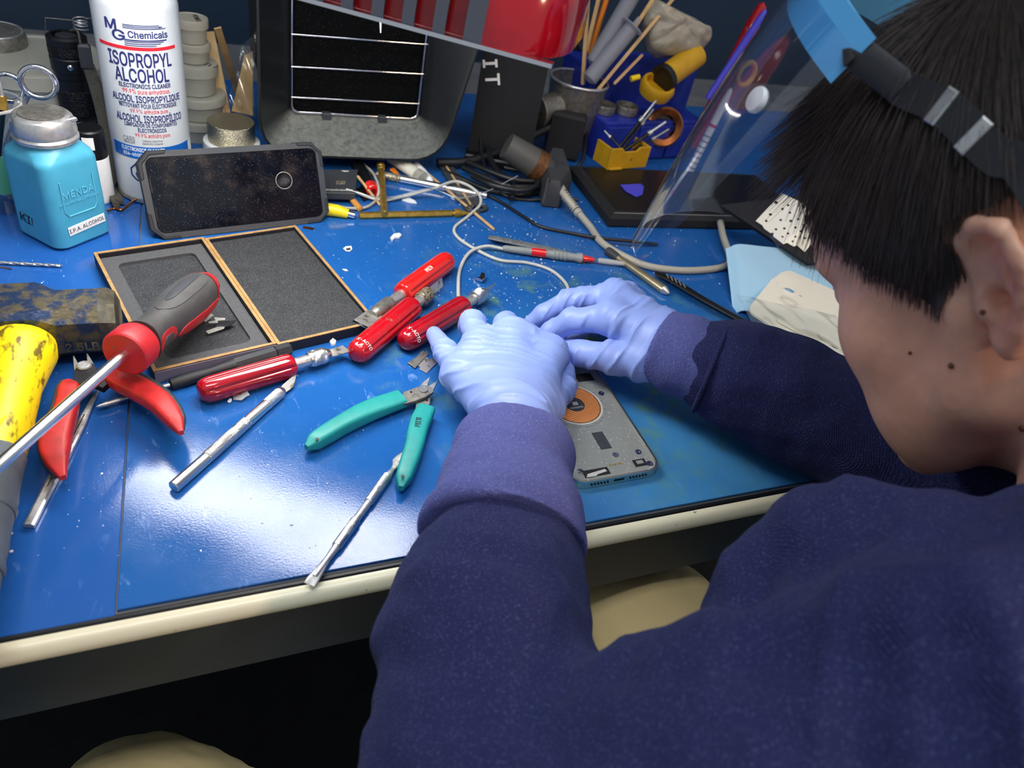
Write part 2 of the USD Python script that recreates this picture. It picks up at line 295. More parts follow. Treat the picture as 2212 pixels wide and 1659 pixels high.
def mat_blue(name, color, scratch, stain_at=None, lit_at=None):
    """Glossy blue bench mat: fine pale scratches, worn gloss, and flux stains round the work spot."""
    nodes = {'g': ('geometry', {}), 'm1': ('mapping', dict(scale=(3, 1, 1), rotation=(0, 0, .5))), 'm2': ('mapping', dict(scale=(1, 5, 1), rotation=(0, 0, .3))),
             'n1': ('noise_texture', dict(scale=40, detail=6, roughness=.75, distortion=.6)), 'n2': ('noise_texture', dict(scale=70, detail=5, roughness=.8)),
             'r1': ('map_range', dict(from_min=.60, from_max=.74, to_min=0, to_max=scratch, clamp=True)), 'r2': ('map_range', dict(from_min=.64, from_max=.76, to_min=0, to_max=scratch, clamp=True)),
             'ad': ('math', dict(math_type='maximum')), 'c1': ('mix_color', dict(a=L(color), b=L('#8fb4e6'))),
             'n3': ('noise_texture', dict(scale=9, detail=4, roughness=.65)), 'gr': ('map_range', dict(from_min=.3, from_max=.7, to_min=.08, to_max=.22, clamp=True)),
             'vo': ('voronoi_texture', dict(scale=26, feature='distance_to_edge')), 'n5': ('noise_texture', dict(scale=8.5, detail=1)), 'bb': ('bump', dict(strength=.30, distance=.010)),
             'n6': ('noise_texture', dict(scale=700, detail=2)), 'b2': ('bump', dict(strength=.06, distance=.001)),
             'p': ('principled_bsdf', dict(specular_ior_level=.55, coat_weight=.08, coat_roughness=.1))}
    links = [('g.position', 'm1.vector'), ('g.position', 'm2.vector'), ('m1.vector', 'n1.vector'), ('m2.vector', 'n2.vector'), ('n1.fac', 'r1.value'), ('n2.fac', 'r2.value'), ('r1.result', 'ad.value1'), ('r2.result', 'ad.value2'), ('ad.value', 'c1.fac'),
             ('g.position', 'n3.vector'), ('n3.fac', 'gr.value'), ('gr.result', 'p.roughness'), ('g.position', 'n5.vector'), ('n5.fac', 'bb.height'), ('g.position', 'n6.vector'), ('n6.fac', 'b2.height'), ('bb.normal', 'b2.normal'), ('b2.normal', 'p.normal')]
    last = 'c1.result'
    if lit_at is not None:                 # paler patch painted in for brighter light right of the hands
        nodes.update({'wd': ('vector_math', dict(math_type='distance', vector2=tuple(lit_at))), 'wf': ('map_range', dict(from_min=.05, from_max=.24, to_min=.85, to_max=0, clamp=True)), 'wn': ('noise_texture', dict(scale=22, detail=5)), 'wm': ('map_range', dict(from_min=.3, from_max=.6, to_min=.6, to_max=1, clamp=True)), 'wu': ('math', dict(math_type='multiply')), 'c3': ('mix_color', dict(b=L('#4a92c6')))})
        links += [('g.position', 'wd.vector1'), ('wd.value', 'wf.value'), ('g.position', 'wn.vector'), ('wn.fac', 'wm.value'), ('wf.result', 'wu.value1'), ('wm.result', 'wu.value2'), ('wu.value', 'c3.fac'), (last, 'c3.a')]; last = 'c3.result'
    if stain_at is not None:
        c, r = stain_at
        nodes.update({'vd': ('vector_math', dict(math_type='distance', vector2=tuple(c))), 'fd': ('map_range', dict(from_min=r * .3, from_max=r, to_min=1, to_max=0, clamp=True)),
                      'n4': ('noise_texture', dict(scale=34, detail=5, roughness=.6)), 'r4': ('map_range', dict(from_min=.50, from_max=.66, to_min=0, to_max=.75, clamp=True)), 'mu': ('math', dict(math_type='multiply')), 'c2': ('mix_color', dict(b=L('#6f9a45')))})
        links += [('g.position', 'vd.vector1'), ('vd.value', 'fd.value'), ('g.position', 'n4.vector'), ('n4.fac', 'r4.value'), ('r4.result', 'mu.value1'), ('fd.result', 'mu.value2'), ('mu.value', 'c2.fac'), (last, 'c2.a')]; last = 'c2.result'
    return usdkit.material(stage, '/World/Looks/' + name, nodes, links + [(last, 'p.base_color')], surface='p.BSDF')
def knit(name, color, fleck, scale=520, strength=.6):
    nodes = {'tc': ('texture_coordinate', {}), 'w': ('noise_texture', dict(scale=scale, detail=2, roughness=.6)), 'n': ('noise_texture', dict(scale=900, detail=2)), 'r': ('rgb_ramp', {'ramp': [(0, L(color)), (.56, L(color)), (.72, L(fleck)), (1, L(fleck))]}),
             'w2': ('wave_texture', dict(scale=scale * .32, distortion=3, detail=1, detail_scale=2, bands_direction='x')), 'ad': ('math', dict(math_type='add')), 'b': ('bump', dict(strength=strength, distance=.0012)), 'p': ('principled_bsdf', dict(roughness=.95, specular_ior_level=.1, sheen_weight=.12, sheen_roughness=.45, sheen_tint=(.35, .38, .65)))}
    return usdkit.material(stage, '/World/Looks/' + name, nodes, [('tc.object', 'w.vector'), ('tc.object', 'n.vector'), ('n.fac', 'r.fac'), ('r.color', 'p.base_color'), ('tc.object', 'w2.vector'), ('w.fac', 'ad.value1'), ('w2.fac', 'ad.value2'), ('ad.value', 'b.height'), ('b.normal', 'p.normal')], surface='p.BSDF')
def coil_mat(name):
    nodes = {'tc': ('texture_coordinate', {}), 'w': ('wave_texture', dict(wave_type='rings', rings_direction='z', scale=420, distortion=.1, detail=0)), 'b': ('bump', dict(strength=.5, distance=.0004)), 'p': ('principled_bsdf', dict(base_color=L('#d98a52'), metallic=1, roughness=.38))}
    return usdkit.material(stage, '/World/Looks/' + name, nodes, [('tc.object', 'w.vector'), ('w.fac', 'b.height'), ('b.normal', 'p.normal')], surface='p.BSDF')
M_ = {}
def A(name, *a, **k): M_[name] = mat(name, *a, **k)
A('bench', '#6f7276', .6, var=.2, vs=20)
A('trim', '#e8e2c4', .35, coat=.2, col2='#6d6656', vs=160, cut_=(.70, .76), bump=.05, bs=60)
A('rubber_edge', '#101216', .45)
A('apron', '#2b3a46', .5, var=.35, vs=9)
A('wall', '#16304a', .7, var=.15, vs=6)
A('floor', '#1c1d22', .7, var=.3, vs=12)
A('chrome', '#e6e6ea', .08, 1)
A('steel', '#cfcfce', .32, .8, rvar=.08, vs=120)
A('knurl', '#dcdcda', .30, 1)
A('bright_steel', '#e9e8e6', .24, 1)
A('dull_steel', '#9c9993', .42, .75, var=.35, vs=180)
A('dark_steel', '#3d3d40', .4, .9, var=.3, vs=90)
A('grimy', '#b9b2a0', .5, .7, col2='#6a5a36', vs=420, cut_=(.45, .6), bump=.5, bs=700)
A('blade', '#d2d0cb', .36, .85, col2='#8a7f6c', vs=160, cut_=(.55, .66))
A('red_gloss', '#b3081f', .14, coat=.6, var=.3, vs=30)
A('red_bright', '#e0201c', .16, coat=.6)
A('red_worn', '#b40d1c', .2, coat=.5, col2='#8a6a55', vs=170, cut_=(.62, .70))
A('red_soft', '#d02a2a', .45, var=.25, vs=90)
A('red_grip', '#c4232c', .42, col2='#7c4a44', vs=200, cut_=(.60, .72))
A('red_dark', '#7a0c14', .3, coat=.3)
A('grey_grip', '#4b4a4a', .62, var=.15, vs=120, bump=.1, bs=900)
A('teal', '#1f9c98', .42, var=.12, vs=60)
A('teal_dark', '#0b5c5c', .6)
A('yellow_grip', '#f2d50a', .42, col2='#6d5c10', vs=150, cut_=(.55, .64), stretch=(1, .35, 1), detail=5)
A('grey_tape', '#5c646c', .55, var=.2, vs=50)
A('hammer_blue', '#2b3f63', .38, .55, col2='#6e654e', vs=85, cut_=(.44, .56), bump=.35, bs=260, detail=6)
A('hammer_worn', '#8b8474', .34, .85, var=.35, vs=120)
A('black', '#0c0d10', .4)
A('black_matte', '#15161a', .75, var=.2, vs=120)
A('black_gloss', '#08090c', .12)
A('black_rubber', '#24262b', .6, bump=.1, bs=600)
A('dark_grey', '#3a3d42', .5, var=.12, vs=80)
A('grey_plastic', '#8e918f', .5)
A('light_grey', '#c4c2ba', .5)
A('cable_grey', '#a8a59a', .5)
A('cable_mid', '#4c4c4a', .5)
A('cable_black', '#17181c', .4)
A('white', '#e9ebec', .35)
A('white_paint', '#cfd4d8', .25, coat=.3)
A('off_white', '#d9d5c8', .5)
A('cream', '#fbf6e4', .3, coat=.3)
A('paper', '#f2f2f0', .7)
A('ink_blue', '#2b3068', .5)
A('ink_red', '#d3202f', .5)
A('ink_grey', '#84868c', .6)
A('ink_black', '#141417', .6)
A('band_blue', '#1560b8', .45)
A('bottle_blue', '#4aa6c6', .38, sub=.15, var=.08, vs=40)
A('bottle_line', '#62bcd8', .5)
A('mdf', '#b48d5a', .6, var=.25, vs=140)
M_['felt'] = speckled('felt', '#2b2d31', '#77797d', .8, .55, 1700)
A('foam', '#525356', .9, var=.15, vs=300, bump=.3, bs=1500)
A('box_side', '#7b7a90', .55)
A('box_dark', '#1d1b22', .6)
M_['screen'] = speckled('screen', '#0b0d16', '#6f7480', .05, .93, 1500, .6)
M_['hood'] = usdkit.material(stage, '/World/Looks/hood', {'g': ('geometry', {}), 'sx': ('separate_xyz', {}), 'mr': ('map_range', dict(from_min=.15, from_max=.75, to_min=0, to_max=1, clamp=True)), 'n': ('noise_texture', dict(scale=160, detail=5, roughness=.7)), 'm2': ('map_range', dict(from_min=.3, from_max=.6, to_min=.35, to_max=.85, clamp=True)), 'mu': ('math', dict(math_type='multiply')), 'mx': ('mix_color', dict(a=L('#191c1f'), b=L('#82857f'))), 'p': ('principled_bsdf', dict(roughness=.34))},
    [('g.normal', 'sx.vector'), ('sx.z', 'mr.value'), ('g.position', 'n.vector'), ('n.fac', 'm2.value'), ('mr.result', 'mu.value1'), ('m2.result', 'mu.value2'), ('mu.value', 'mx.fac'), ('mx.result', 'p.base_color')], surface='p.BSDF')   # black plastic; upward faces painted greyer, in place of lamplight on them
M_['filter'] = speckled('filter', '#07080a', '#34363a', .95, .9, 900, .1)
M_['plate'] = speckled('plate', '#8d8f8b', '#e8e8e2', .30, .92, 800, .6, cloud=40)
A('frame_steel', '#e2e0cf', .28, 1)
M_['coil'] = coil_mat('coil')
A('copper', '#c27a4a', .3, 1, var=.3, vs=70)
A('brass', '#c9a24c', .38, .8, var=.3, vs=160)
A('wood', '#cda873', .6, var=.2, vs=90, stretch=(1, 1, .2))
A('wood_orange', '#cf8f42', .5)
A('yellow_plastic', '#c99a17', .45, var=.15, vs=40)
A('yellow_tape', '#f0cf18', .35)
A('blue_bin', '#1b2f9a', .45)
A('purple', '#4a49d0', .4)
A('orange', '#d8791f', .4)
A('rust', '#6d4522', .5, .3, var=.5, vs=220, bump=.6, bs=500)
A('cloth_blue', '#a6d2ee', .85, bump=.15, bs=500, sheen=.2)
A('label_white', '#eeeeea', .6)
A('skin', '#d6a28a', .48, sub=.25, var=.12, vs=55, bump=.06, bs=900)
A('mole', '#5a3024', .6)
A('glove', '#8fa5e6', .42, spec=.45, bump=.05, bs=500, sub=.1)
M_['sweat'] = knit('sweat', '#282c54', '#484d78', 1100, .4)
M_['rib'] = knit('rib', '#5a5f9c', '#8085b8', 1400, .45)
A('khaki', '#e2c990', .85, bump=.2, bs=900, sheen=.2)
A('hair_cap', '#1d1715', .6)
M_['hair'] = usdkit.material(stage, '/World/Looks/hair', {'h': ('principled_bsdf', dict(base_color=L('#372c28'), roughness=.45, specular_ior_level=.45))}, [], surface='h.BSDF')
A('band_front', '#63b8f2', .35)
A('chrome_dark', '#7c7c86', .10, 1)
M_['shield'] = film('shield', (.97, .98, 1), 1.8, .06, .045)
M_['bag'] = film('bag', (.97, .98, .98), 1.6, .14, .08)
M_['clear'] = film('clear', (.93, .95, .96), 1.1, .05, .05)
M_['frost'] = milky('frost', '#cfcdc0', .25)
M_['syringe'] = milky('syringe', '#b9bdc8', .45)
M_['chip_clear'] = milky('chip_clear', '#e6e6e0', .4, .15)
A('foil', '#dcdcdc', .18, 1, bump=.6, bs=200)
A('debris', '#e8ebee', .5)
A('strap', '#55534a', .8, bump=.9, bs=900, bdist=.001, bumpkind='voronoi')
# ================================================================ the setting
struct('floor', bx(-2.2, 2.6, -2.0, 1.7, -T - .05, -T), M_['floor'])
struct('wall_back', bx(-2.2, 2.6, 1.32, 1.40, -T, 1.35), M_['wall'])
MATZ, YF = 0.0, 0.2835                                  # mat surface; front edge of the mats
SEAM = (P(303, 490)[:2] + P(276, 890)[:2] + P(250, 1310)[:2]) / 3
SX0, SX1 = P(250, 1308)[0], P(303, 490)[0]
XL, XR, YB = -1.0, 1.5, 1.28
bench = thing('workbench', 'long grey workbench with rounded beige front edge under the blue mats', 'workbench', move((0, .75, -T)))
part(bench, 'tabletop', bx(XL, XR, YF - .0015, YB, -.0165, -.0025), M_['bench'], world=True)
part(bench, 'rubber_strip', bx(XL, XR, YF - .0062, YF - .0017, -.012, -.0008, .0015), M_['rubber_edge'], world=True, label='black rubber strip along the front edge')
def bullnose(x0, x1, r, yc, zc):
    th = np.radians(np.linspace(90, 270, 18)); pr = [(yc + r * 1.0 * math.cos(t), zc + r * math.sin(t)) for t in th] + [(yc + .0045, zc - r), (yc + .0045, zc + r)]
    k = 4; rings = []
    for x, s in ((x0, .80), (x0 + .002, .94), (x0 + .006, 1), (x1 - .006, 1), (x1 - .002, .94), (x1, .80)):
        rings.append([(x, yc + .0045 + (a - yc - .0045) * s, zc + (b - zc) * s) for a, b in pr])
    return loft(rings)
ed = P(1712, 1085, -.02)[0]
part(bench, 'edge_trim', bullnose(XL, ed, .0076, YF - .0068, -.0095), M_['trim'], world=True, smooth=50, label='beige rounded edge trim')
part(bench, 'edge_trim', bullnose(ed + .0008, XR, .0068, YF - .0068, -.0095), M_['trim'], world=True, smooth=50, label='beige rounded edge trim, the piece past the joint')
part(bench, 'apron', bx(XL + .04, XR - .04, YF - .003, YF + .014, -.085, -.0172, .002), M_['apron'], world=True, label='dark slate apron board')
for x in (XL + .1, XR - .1):
    for y in (YF + .08, YB - .08): part(bench, 'leg', bx(x - .03, x + .03, y - .03, y + .03, -T, -.017, .003), M_['dark_grey'], world=True)
STAIN = tuple(P(1230, 760) + [0, 0, T])
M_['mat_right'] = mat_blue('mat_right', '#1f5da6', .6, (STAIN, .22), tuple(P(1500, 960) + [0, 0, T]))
M_['mat_left'] = mat_blue('mat_left', '#2259a6', .25)
def seam_x(y): return SX0 + (SX1 - SX0) * (y - YF) / (P(303, 490)[1] - YF)
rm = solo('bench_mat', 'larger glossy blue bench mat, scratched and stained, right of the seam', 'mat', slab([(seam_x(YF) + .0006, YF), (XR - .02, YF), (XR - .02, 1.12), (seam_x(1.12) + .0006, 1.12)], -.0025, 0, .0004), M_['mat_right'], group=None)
lm = solo('bench_mat', 'blue bench mat left of the seam, under the hammer', 'mat', slab([(XL + .02, YF - .003), (seam_x(YF) - .0006, YF - .003), (seam_x(1.12) - .0006, 1.12), (XL + .02, 1.12)], -.0025, -.0006, .0004), M_['mat_left'])
# ================================================================ hand tools on the mats
def ribbed(x0, x1, R, n=6, depth=.09):      # the fluted handle of a hobby knife, rounded at the butt
    L_ = x1 - x0; xs = x0 + L_ * np.array([0, .004, .015, .04, .08, .14, .2, .5, .9, .96, .985, 1.0])
    env = {0: .25, .004: .45, .015: .66, .04: .84, .08: .95, .14: 1, .2: 1, .5: 1, .9: 1, .96: .97, .985: .90, 1.0: .78}
    fl = {0: 0, .004: 0, .015: 0, .04: .1, .08: .5, .14: 1, .2: 1, .5: 1, .9: 1, .96: .9, .985: .5, 1.0: .2}; keys = list(env)
    def rf(x, t):
        k = keys[int(np.argmin(abs(x0 + L_ * np.array(keys) - x)))]
        g = np.clip(1 - np.abs(((t * n / (2 * math.pi)) % 1) - .5) / .20, 0, 1); g = g * g * (3 - 2 * g)
        return R * env[k] * (1 - depth * 1.5 * fl[k] * g)
    return surfx(xs, rf, 96)
ENVK, ENVV = [0, .004, .015, .04, .08, .14, .2, .9, 1], [.25, .45, .66, .84, .95, 1, 1, 1, .8]
def on_handle(m, L_, R, x0, a0, round_=True):   # lettering laid on a knife handle: round the butt, or along it
    v = np.array(m.vertices); ax, ac = (x0 + v[:, 1], v[:, 0]) if round_ else (x0 + v[:, 0], v[:, 1]); r = R * np.interp(ax / L_, ENVK, ENVV) + .00008 + .5 * v[:, 2]; a = a0 + (1 if round_ else -1) * ac / R
    return trimesh.Trimesh(np.stack([ax, r * np.cos(a), r * np.sin(a)], 1), m.faces, process=False)
def hobby_knife(label, butt, front, nose, R, red, collar='knurl', name='hobby_knife'):
    """Local x runs from butt to blade; butt, front, nose are points on the axis. Returns the thing and the axis lengths."""
    M = frame(butt, np.asarray(nose) - butt); t = thing(name, label, 'knife', M, group='red-handled hobby knives')
    f = np.linalg.norm(np.asarray(front) - butt); n = np.linalg.norm(np.asarray(nose) - butt); g = n - f
    h = part(t, 'handle', ribbed(0, f, R), M_[red], 50)
    part(t, 'ferrule', rodx([(f - .002, R * .4), (f + .001, R * .47), (f + g * .45, R * .47), (f + g * .45, R * .3)]), M_['steel'])
    if collar == 'knurl': part(t, 'knurled_collar', knurlx(f + g * .48, f + g * .84, R * .69), M_['knurl'])
    part(t, 'collet', rodx([(f + g * .42, R * .3), (f + g * .42, R * .60), (f + g * .46, R * .66), (f + g * .86, R * .64), (f + g * .93, R * .52), (f + g, R * .42), (f + g, .0005)], 32), M_[collar])
    return t, f, n
def plate(pts, th, axis='z'):               # small sheet-metal piece from an outline
    m = prism(np.array(pts), [(0, -th / 2), (0, th / 2)]); return m
# the clean knife lying in front of the black case
b0 = P(428, 848, .0098); f0 = P(634, 787, .0098); n0 = P(712, 764, .0090)
t, f, n = hobby_knife('glossy dark red hobby knife with chisel blade, lying in front of the black case', b0, f0, n0, .0098, 'red_gloss')
part(t, 'blade', plate([(n - .004, -.003), (n + .003, -.0048), (n + .016, -.0048), (n + .0150, .0048), (n + .003, .0048), (n - .004, .003)], .0009), M_['blade'], smooth=False)
# knife furthest from the camera, blade on the lid
b1 = P(970, 560, .011); f1 = P(866, 634, .011); n1 = P(806, 682, .0105)
t, f, n = hobby_knife('bright red hobby knife nearest the back, its wide scraper blade on the case lid', b1, f1, n1, .0108, 'red_bright', 'dull_steel')
hk = [p for p in USED if p.startswith(t.path + '/handle')][0]
part(t, 'lettering', on_handle(text('KIM', .0040, .0006).subdivide(), f, .0108, .045, math.radians(75), False), M_['off_white'], parent=hk)
part(t, 'blade', plate([(n - .008, -.004), (n - .003, -.0085), (n + .0165, -.0085), (n + .0165, .0085), (n - .003, .0085), (n - .008, .004)], .0011), M_['blade'], smooth=False)
part(t, 'edge_bevel', bx(n + .0165, n + .0195, -.0085, .0085, -.0004, .0003, .0001), M_['chrome'], smooth=False)
# the worn knife in the middle of the three
b2 = P(765, 768, .011); f2 = P(886, 657, .011); n2 = P(930, 630, .0105)
t, f, n = hobby_knife('paint-chipped red hobby knife, middle of the three, with a grimy collar', b2, f2, n2, .0108, 'red_worn', 'grimy')
hk = [p for p in USED if p.startswith(t.path + '/handle')][0]
part(t, 'lettering', on_handle(text('X-ACTO', .0030, .0006).subdivide(), f, .0108, .0100, math.radians(112)), M_['off_white'], parent=hk)
part(t, 'blade', tf(plate([(n - .003, -.002), (n + .002, -.0045), (n + .022, -.0045), (n + .0235, .004), (n + .004, .0045), (n - .003, .002)], .0007), frame((0, 0, 0), (1, 0, 0), (0, -1, .35))), M_['blade'], smooth=False)
# the knife next to the gloved hand
b3 = P(869, 741, .0105); f3 = P(998, 655, .0105); n3 = P(1047, 632, .0100)
t, f, n = hobby_knife('clean red hobby knife beside the left glove, with a thin pointed blade', b3, f3, n3, .0105, 'red_gloss')
hk = [p for p in USED if p.startswith(t.path + '/handle')][0]
part(t, 'lettering', on_handle(text('X-ACTO', .0032, .0006).subdivide(), f, .0105, .0100, math.radians(122)), M_['off_white'], parent=hk)
part(t, 'blade', tf(plate([(n - .003, -.0026), (n + .003, -.003), (n + .020, .0030), (n + .003, .003), (n - .003, .0026)], .0006), frame((0, 0, 0), (1, 0, 0), (0, -1, .2))), M_['blade'], smooth=False)
# slim all-metal knife
s0 = P(374, 1053, .0042); s1 = P(612, 842, .0042); dvec = s1 - s0; n = np.linalg.norm(dvec)
t = thing('metal_craft_knife', 'slim bare-aluminium craft knife with knurled grip and pointed blade', 'knife', frame(s0, dvec))
R = .0042; fr = lambda px, py: float((P(px, py, R) - s0) @ nrm(dvec))
k0, k1, k2 = fr(438, 986), fr(528, 908), fr(570, 872)
part(t, 'handle', rodx([(0, .0006), (0, R * .8), (.0008, R), (k0, R), (k0, R * .94), (k1, R * .94), (k1, R), (k2, R)], 32), M_['bright_steel'])
part(t, 'knurled_grip', knurlx(k0 + .0004, k1 - .0004, R * 1.06), M_['knurl'])
part(t, 'collet', cat(knurlx(k2, n - .004, R * 1.07), rodx([(n - .0042, R * 1.0), (n - .0012, R * .8), (n, R * .55), (n, .0005)], 32)), M_['knurl'])
part(t, 'blade', tf(plate([(n - .003, -.0022), (n + .004, -.0032), (n + .0095, -.0032), (n + .021, .003), (n + .003, .0032), (n - .003, .0022)], .0006), frame((0, 0, 0), (1, 0, 0), (0, -.55, 1))), M_['blade'], smooth=False)
# double-ended pusher
q0 = P(668, 1262, .0035); q1 = P(873, 980, .0035); d = q1 - q0; n = np.linalg.norm(d); fr = lambda px, py: float((P(px, py, .0035) - q0) @ nrm(d))
t = thing('pusher', 'steel double-ended pusher with two knurled grips, tip over the bench edge', 'pusher', frame(q0, d))
ka, kb, kc, kd = fr(727, 1181), fr(769, 1124), fr(797, 1086), fr(842, 1029); R = .0032
part(t, 'shaft', cat(tf(rodx([(.006, .0020), (.020, .0021), (ka - .002, .0026), (ka, R * .9), (kb, R * .9), (kb, R * .85), (kc, R * .85), (kd, R * .9), (kd + .004, .0020), (n - .018, .0015)], 24), np.eye(4))), M_['steel'], 50)
part(t, 'knurled_grip', knurlx(ka, kb, R * 1.08), M_['knurl'])
part(t, 'knurled_grip', knurlx(kc, kd, R * 1.08), M_['knurl'])
part(t, 'flat_tip', loft([[(x, w * math.cos(a), th * math.sin(a) - .0004 * (x < .004)) for a in np.linspace(0, 2 * math.pi, 16, endpoint=False)] for x, w, th in ((0, .0036, .0004), (.004, .0038, .0007), (.012, .0030, .0014), (.022, .0021, .0020))]), M_['steel'], 50)
part(t, 'spoon_tip', loft([[(x, y0 + w * math.cos(a), th * math.sin(a)) for a in np.linspace(0, 2 * math.pi, 16, endpoint=False)] for x, y0, w, th in ((n - .020, 0, .0015, .0015), (n - .014, 0, .0024, .0010), (n - .010, .0003, .0042, .0006), (n - .004, -.0002, .0040, .0005), (n + .003, -.0012, .0028, .0004), (n + .009, -.0024, .0004, .0003))]), M_['steel'], 50)
# steel bar under the red cutters
q0 = P(62, 1136, .002); q1 = P(214, 838, .002); d = q1 - q0; n = np.linalg.norm(d)
t = thing('steel_scraper', 'narrow steel bar scraper lying under the red-handled cutters', 'scraper', frame(q0, d))
part(t, 'bar', loft([[(x, sy * w, sz * h_) for sy, sz in ((-1, -1), (1, -1), (1, .6), (.6, 1), (-.6, 1), (-1, .6))] for x, w, h_ in ((0, .0030, .0016), (.03, .0030, .0018), (.055, .0034, .0018), (n - .04, .0032, .0016), (n, .0006, .0006))]), M_['steel'], 25)
part(t, 'seam_line', bx(.03, n - .03, -.0003, .0003, .0016, .00195, .0001), M_['dark_steel'])
# ---- cutters
def lever(pts, widths, z, th, mat_, t, name, label=None, up=(0, 0, 1), n=12):
    c = spline([np.array([*p[:2], zz]) for p, zz in zip(pts, np.broadcast_to(z, (len(pts),)))], 6); w = np.interp(np.linspace(0, 1, len(c)), np.linspace(0, 1, len(widths)), widths)
    h_ = np.interp(np.linspace(0, 1, len(c)), np.linspace(0, 1, len(np.atleast_1d(th))), np.atleast_1d(th)); tg = np.gradient(c, axis=0); tg /= np.linalg.norm(tg, axis=1, keepdims=True); rings = []
    for k in range(len(c)):
        s = np.cross(tg[k], up); s /= np.linalg.norm(s); a = np.linspace(0, 2 * math.pi, 20, endpoint=False); e = .55
        ca, sa = np.sign(np.cos(a)) * abs(np.cos(a)) ** e, np.sign(np.sin(a)) * abs(np.sin(a)) ** e
        rings.append(c[k] + w[k] * ca[:, None] * s + h_[k] * sa[:, None] * np.array(up))
    return part(t, name, loft(rings), M_[mat_], 50, world=True, label=label)
o = P(915, 842, .006); t = thing('flush_cutter', 'flush cutter with smooth teal handles lying open in front of the left glove', 'cutter', move([o[0], o[1], 0]))
Q = lambda px, py, h=.008: P(px, py, h)
hl = lever([Q(662, 966), Q(690, 946), Q(745, 913), Q(800, 885), Q(868, 860)], [.0020, .0058, .0066, .0070, .0080, .0086, .0080], .0075, [.0025, .0058, .0062, .0062, .0055, .0045], 'teal', t, 'handle')
hr = lever([Q(866, 1054), Q(876, 1020), Q(893, 970), Q(905, 920), Q(921, 882)], [.0020, .0058, .0066, .0070, .0076, .0080, .0072], .0075, [.0025, .0058, .0062, .0062, .0055, .0045], 'teal', t, 'handle')
def plat(pix, z, th, mat_, name, parent=None, label=None):
    g = [P(x, y, z)[:2] for x, y in pix]; return part(t, name, slab(g, z - th, z, .0003), M_[mat_], 30, world=True, parent=parent, label=label)
pl = plat([(864, 874), (872, 846), (906, 834), (922, 832), (934, 836), (937, 846), (920, 857), (893, 867)], .0100, .0028, 'dull_steel', 'blade_plate')
plat([(924, 834), (931, 836), (936, 842), (947, 821)], .0098, .0024, 'steel', 'jaw')
pr = plat([(897, 888), (899, 868), (906, 850), (920, 848), (930, 856), (929, 872), (920, 880)], .0068, .0028, 'dull_steel', 'blade_plate')
plat([(906, 838), (915, 833), (923, 836), (929, 813), (912, 827)], .0068, .0024, 'steel', 'jaw')
pv = P(915, 842, .0102); part(t, 'pivot', tf(lathe([(.0001, 0), (.0036, 0), (.0036, .0006), (.0031, .0012), (.0024, .0012), (.0022, .0009), (.0001, .0009)], 28), move(pv)), M_['steel'], world=True)
for px, py, z, pa in ((888, 847, .0101, pl), (922, 865, .0069, pr)): part(t, 'hole', tf(lathe([(.0001, 0), (.0010, 0), (.0010, .0002), (.0001, .0002)], 14), move(P(px, py, z))), M_['black'], world=True, parent=pa)
for px, py, pa in ((685, 949, hl), (870, 1029, hr)): part(t, 'hole', tf(lathe([(.0001, 0), (.0013, 0), (.0013, .0004), (.0001, .0004)], 14), move(P(px, py, .0134))), M_['black'], world=True, parent=pa)
fx = P(899, 936, .0137) - P(906, 898, .0137); part(t, 'stamped_name', tf(text('KIM', .0040, .0003), frame(P(903, 912, .0133), fx)), M_['teal_dark'], world=True, parent=hr)
# red-handled cutters
t = thing('diagonal_cutter', 'diagonal cutter with red and grey handles lying open below the hammer head', 'cutter', move(P(182, 800)))
lever([P(135, 1030, .016), P(120, 985, .016), P(120, 945, .016), P(140, 895, .015), P(150, 850, .014), P(146, 828, .014)], [.002, .0064, .0090, .0092, .0075, .0070, .0070, .0030], .0150, [.002, .005, .006, .006, .006, .0058, .003], 'red_soft', t, 'handle')
lever([P(118, 1026, .014), P(104, 985, .014), P(103, 945, .014), P(124, 895, .013), P(135, 850, .012), P(137, 828, .012)], [.001, .004, .0055, .006, .0055, .005, .0045, .0020], .0125, [.002, .004, .005, .005, .005, .0045, .003], 'dark_grey', t, 'grip_edge', 'dark grey outer strip of the handle')
hh = lever([P(392, 940, .020), P(375, 908, .021), P(345, 872, .020), P(300, 842, .018), P(262, 824, .016), P(236, 812, .015)], [.0018, .0052, .0072, .0082, .0088, .0088, .0080, .0050], [.022, .022, .021, .019, .017, .016], [.002, .005, .006, .006, .006, .0058, .003], 'red_soft', t, 'handle')
lever([P(396, 928, .019), P(384, 898, .019), P(356, 862, .018), P(312, 830, .016), P(272, 812, .014), P(247, 800, .013)], [.001, .004, .0050, .0052, .0050, .0045, .0040, .0020], [.0195, .0195, .019, .017, .015, .014], [.002, .004, .005, .005, .005, .0045, .003], 'dark_grey', t, 'grip_edge', 'dark grey outer strip of the handle')
plat([(160, 822), (160, 800), (172, 784), (200, 784), (214, 800), (218, 812), (236, 826), (222, 838), (196, 826), (170, 846)], .017, .005, 'dark_steel', 'blade_plate')
plat([(160, 800), (157, 768), (160, 768), (172, 790), (172, 800)], .0165, .004, 'dull_steel', 'jaw')
plat([(190, 796), (186, 762), (190, 764), (203, 786), (204, 798)], .0165, .004, 'dull_steel', 'jaw')
part(t, 'pivot', tf(lathe([(.0001, 0), (.0050, 0), (.0050, .0008), (.0044, .0016), (.0036, .0016), (.0034, .0012), (.0022, .0012), (.0020, .0015), (.0001, .0015)], 30), move(P(182, 791, .0170))), M_['steel'], world=True)
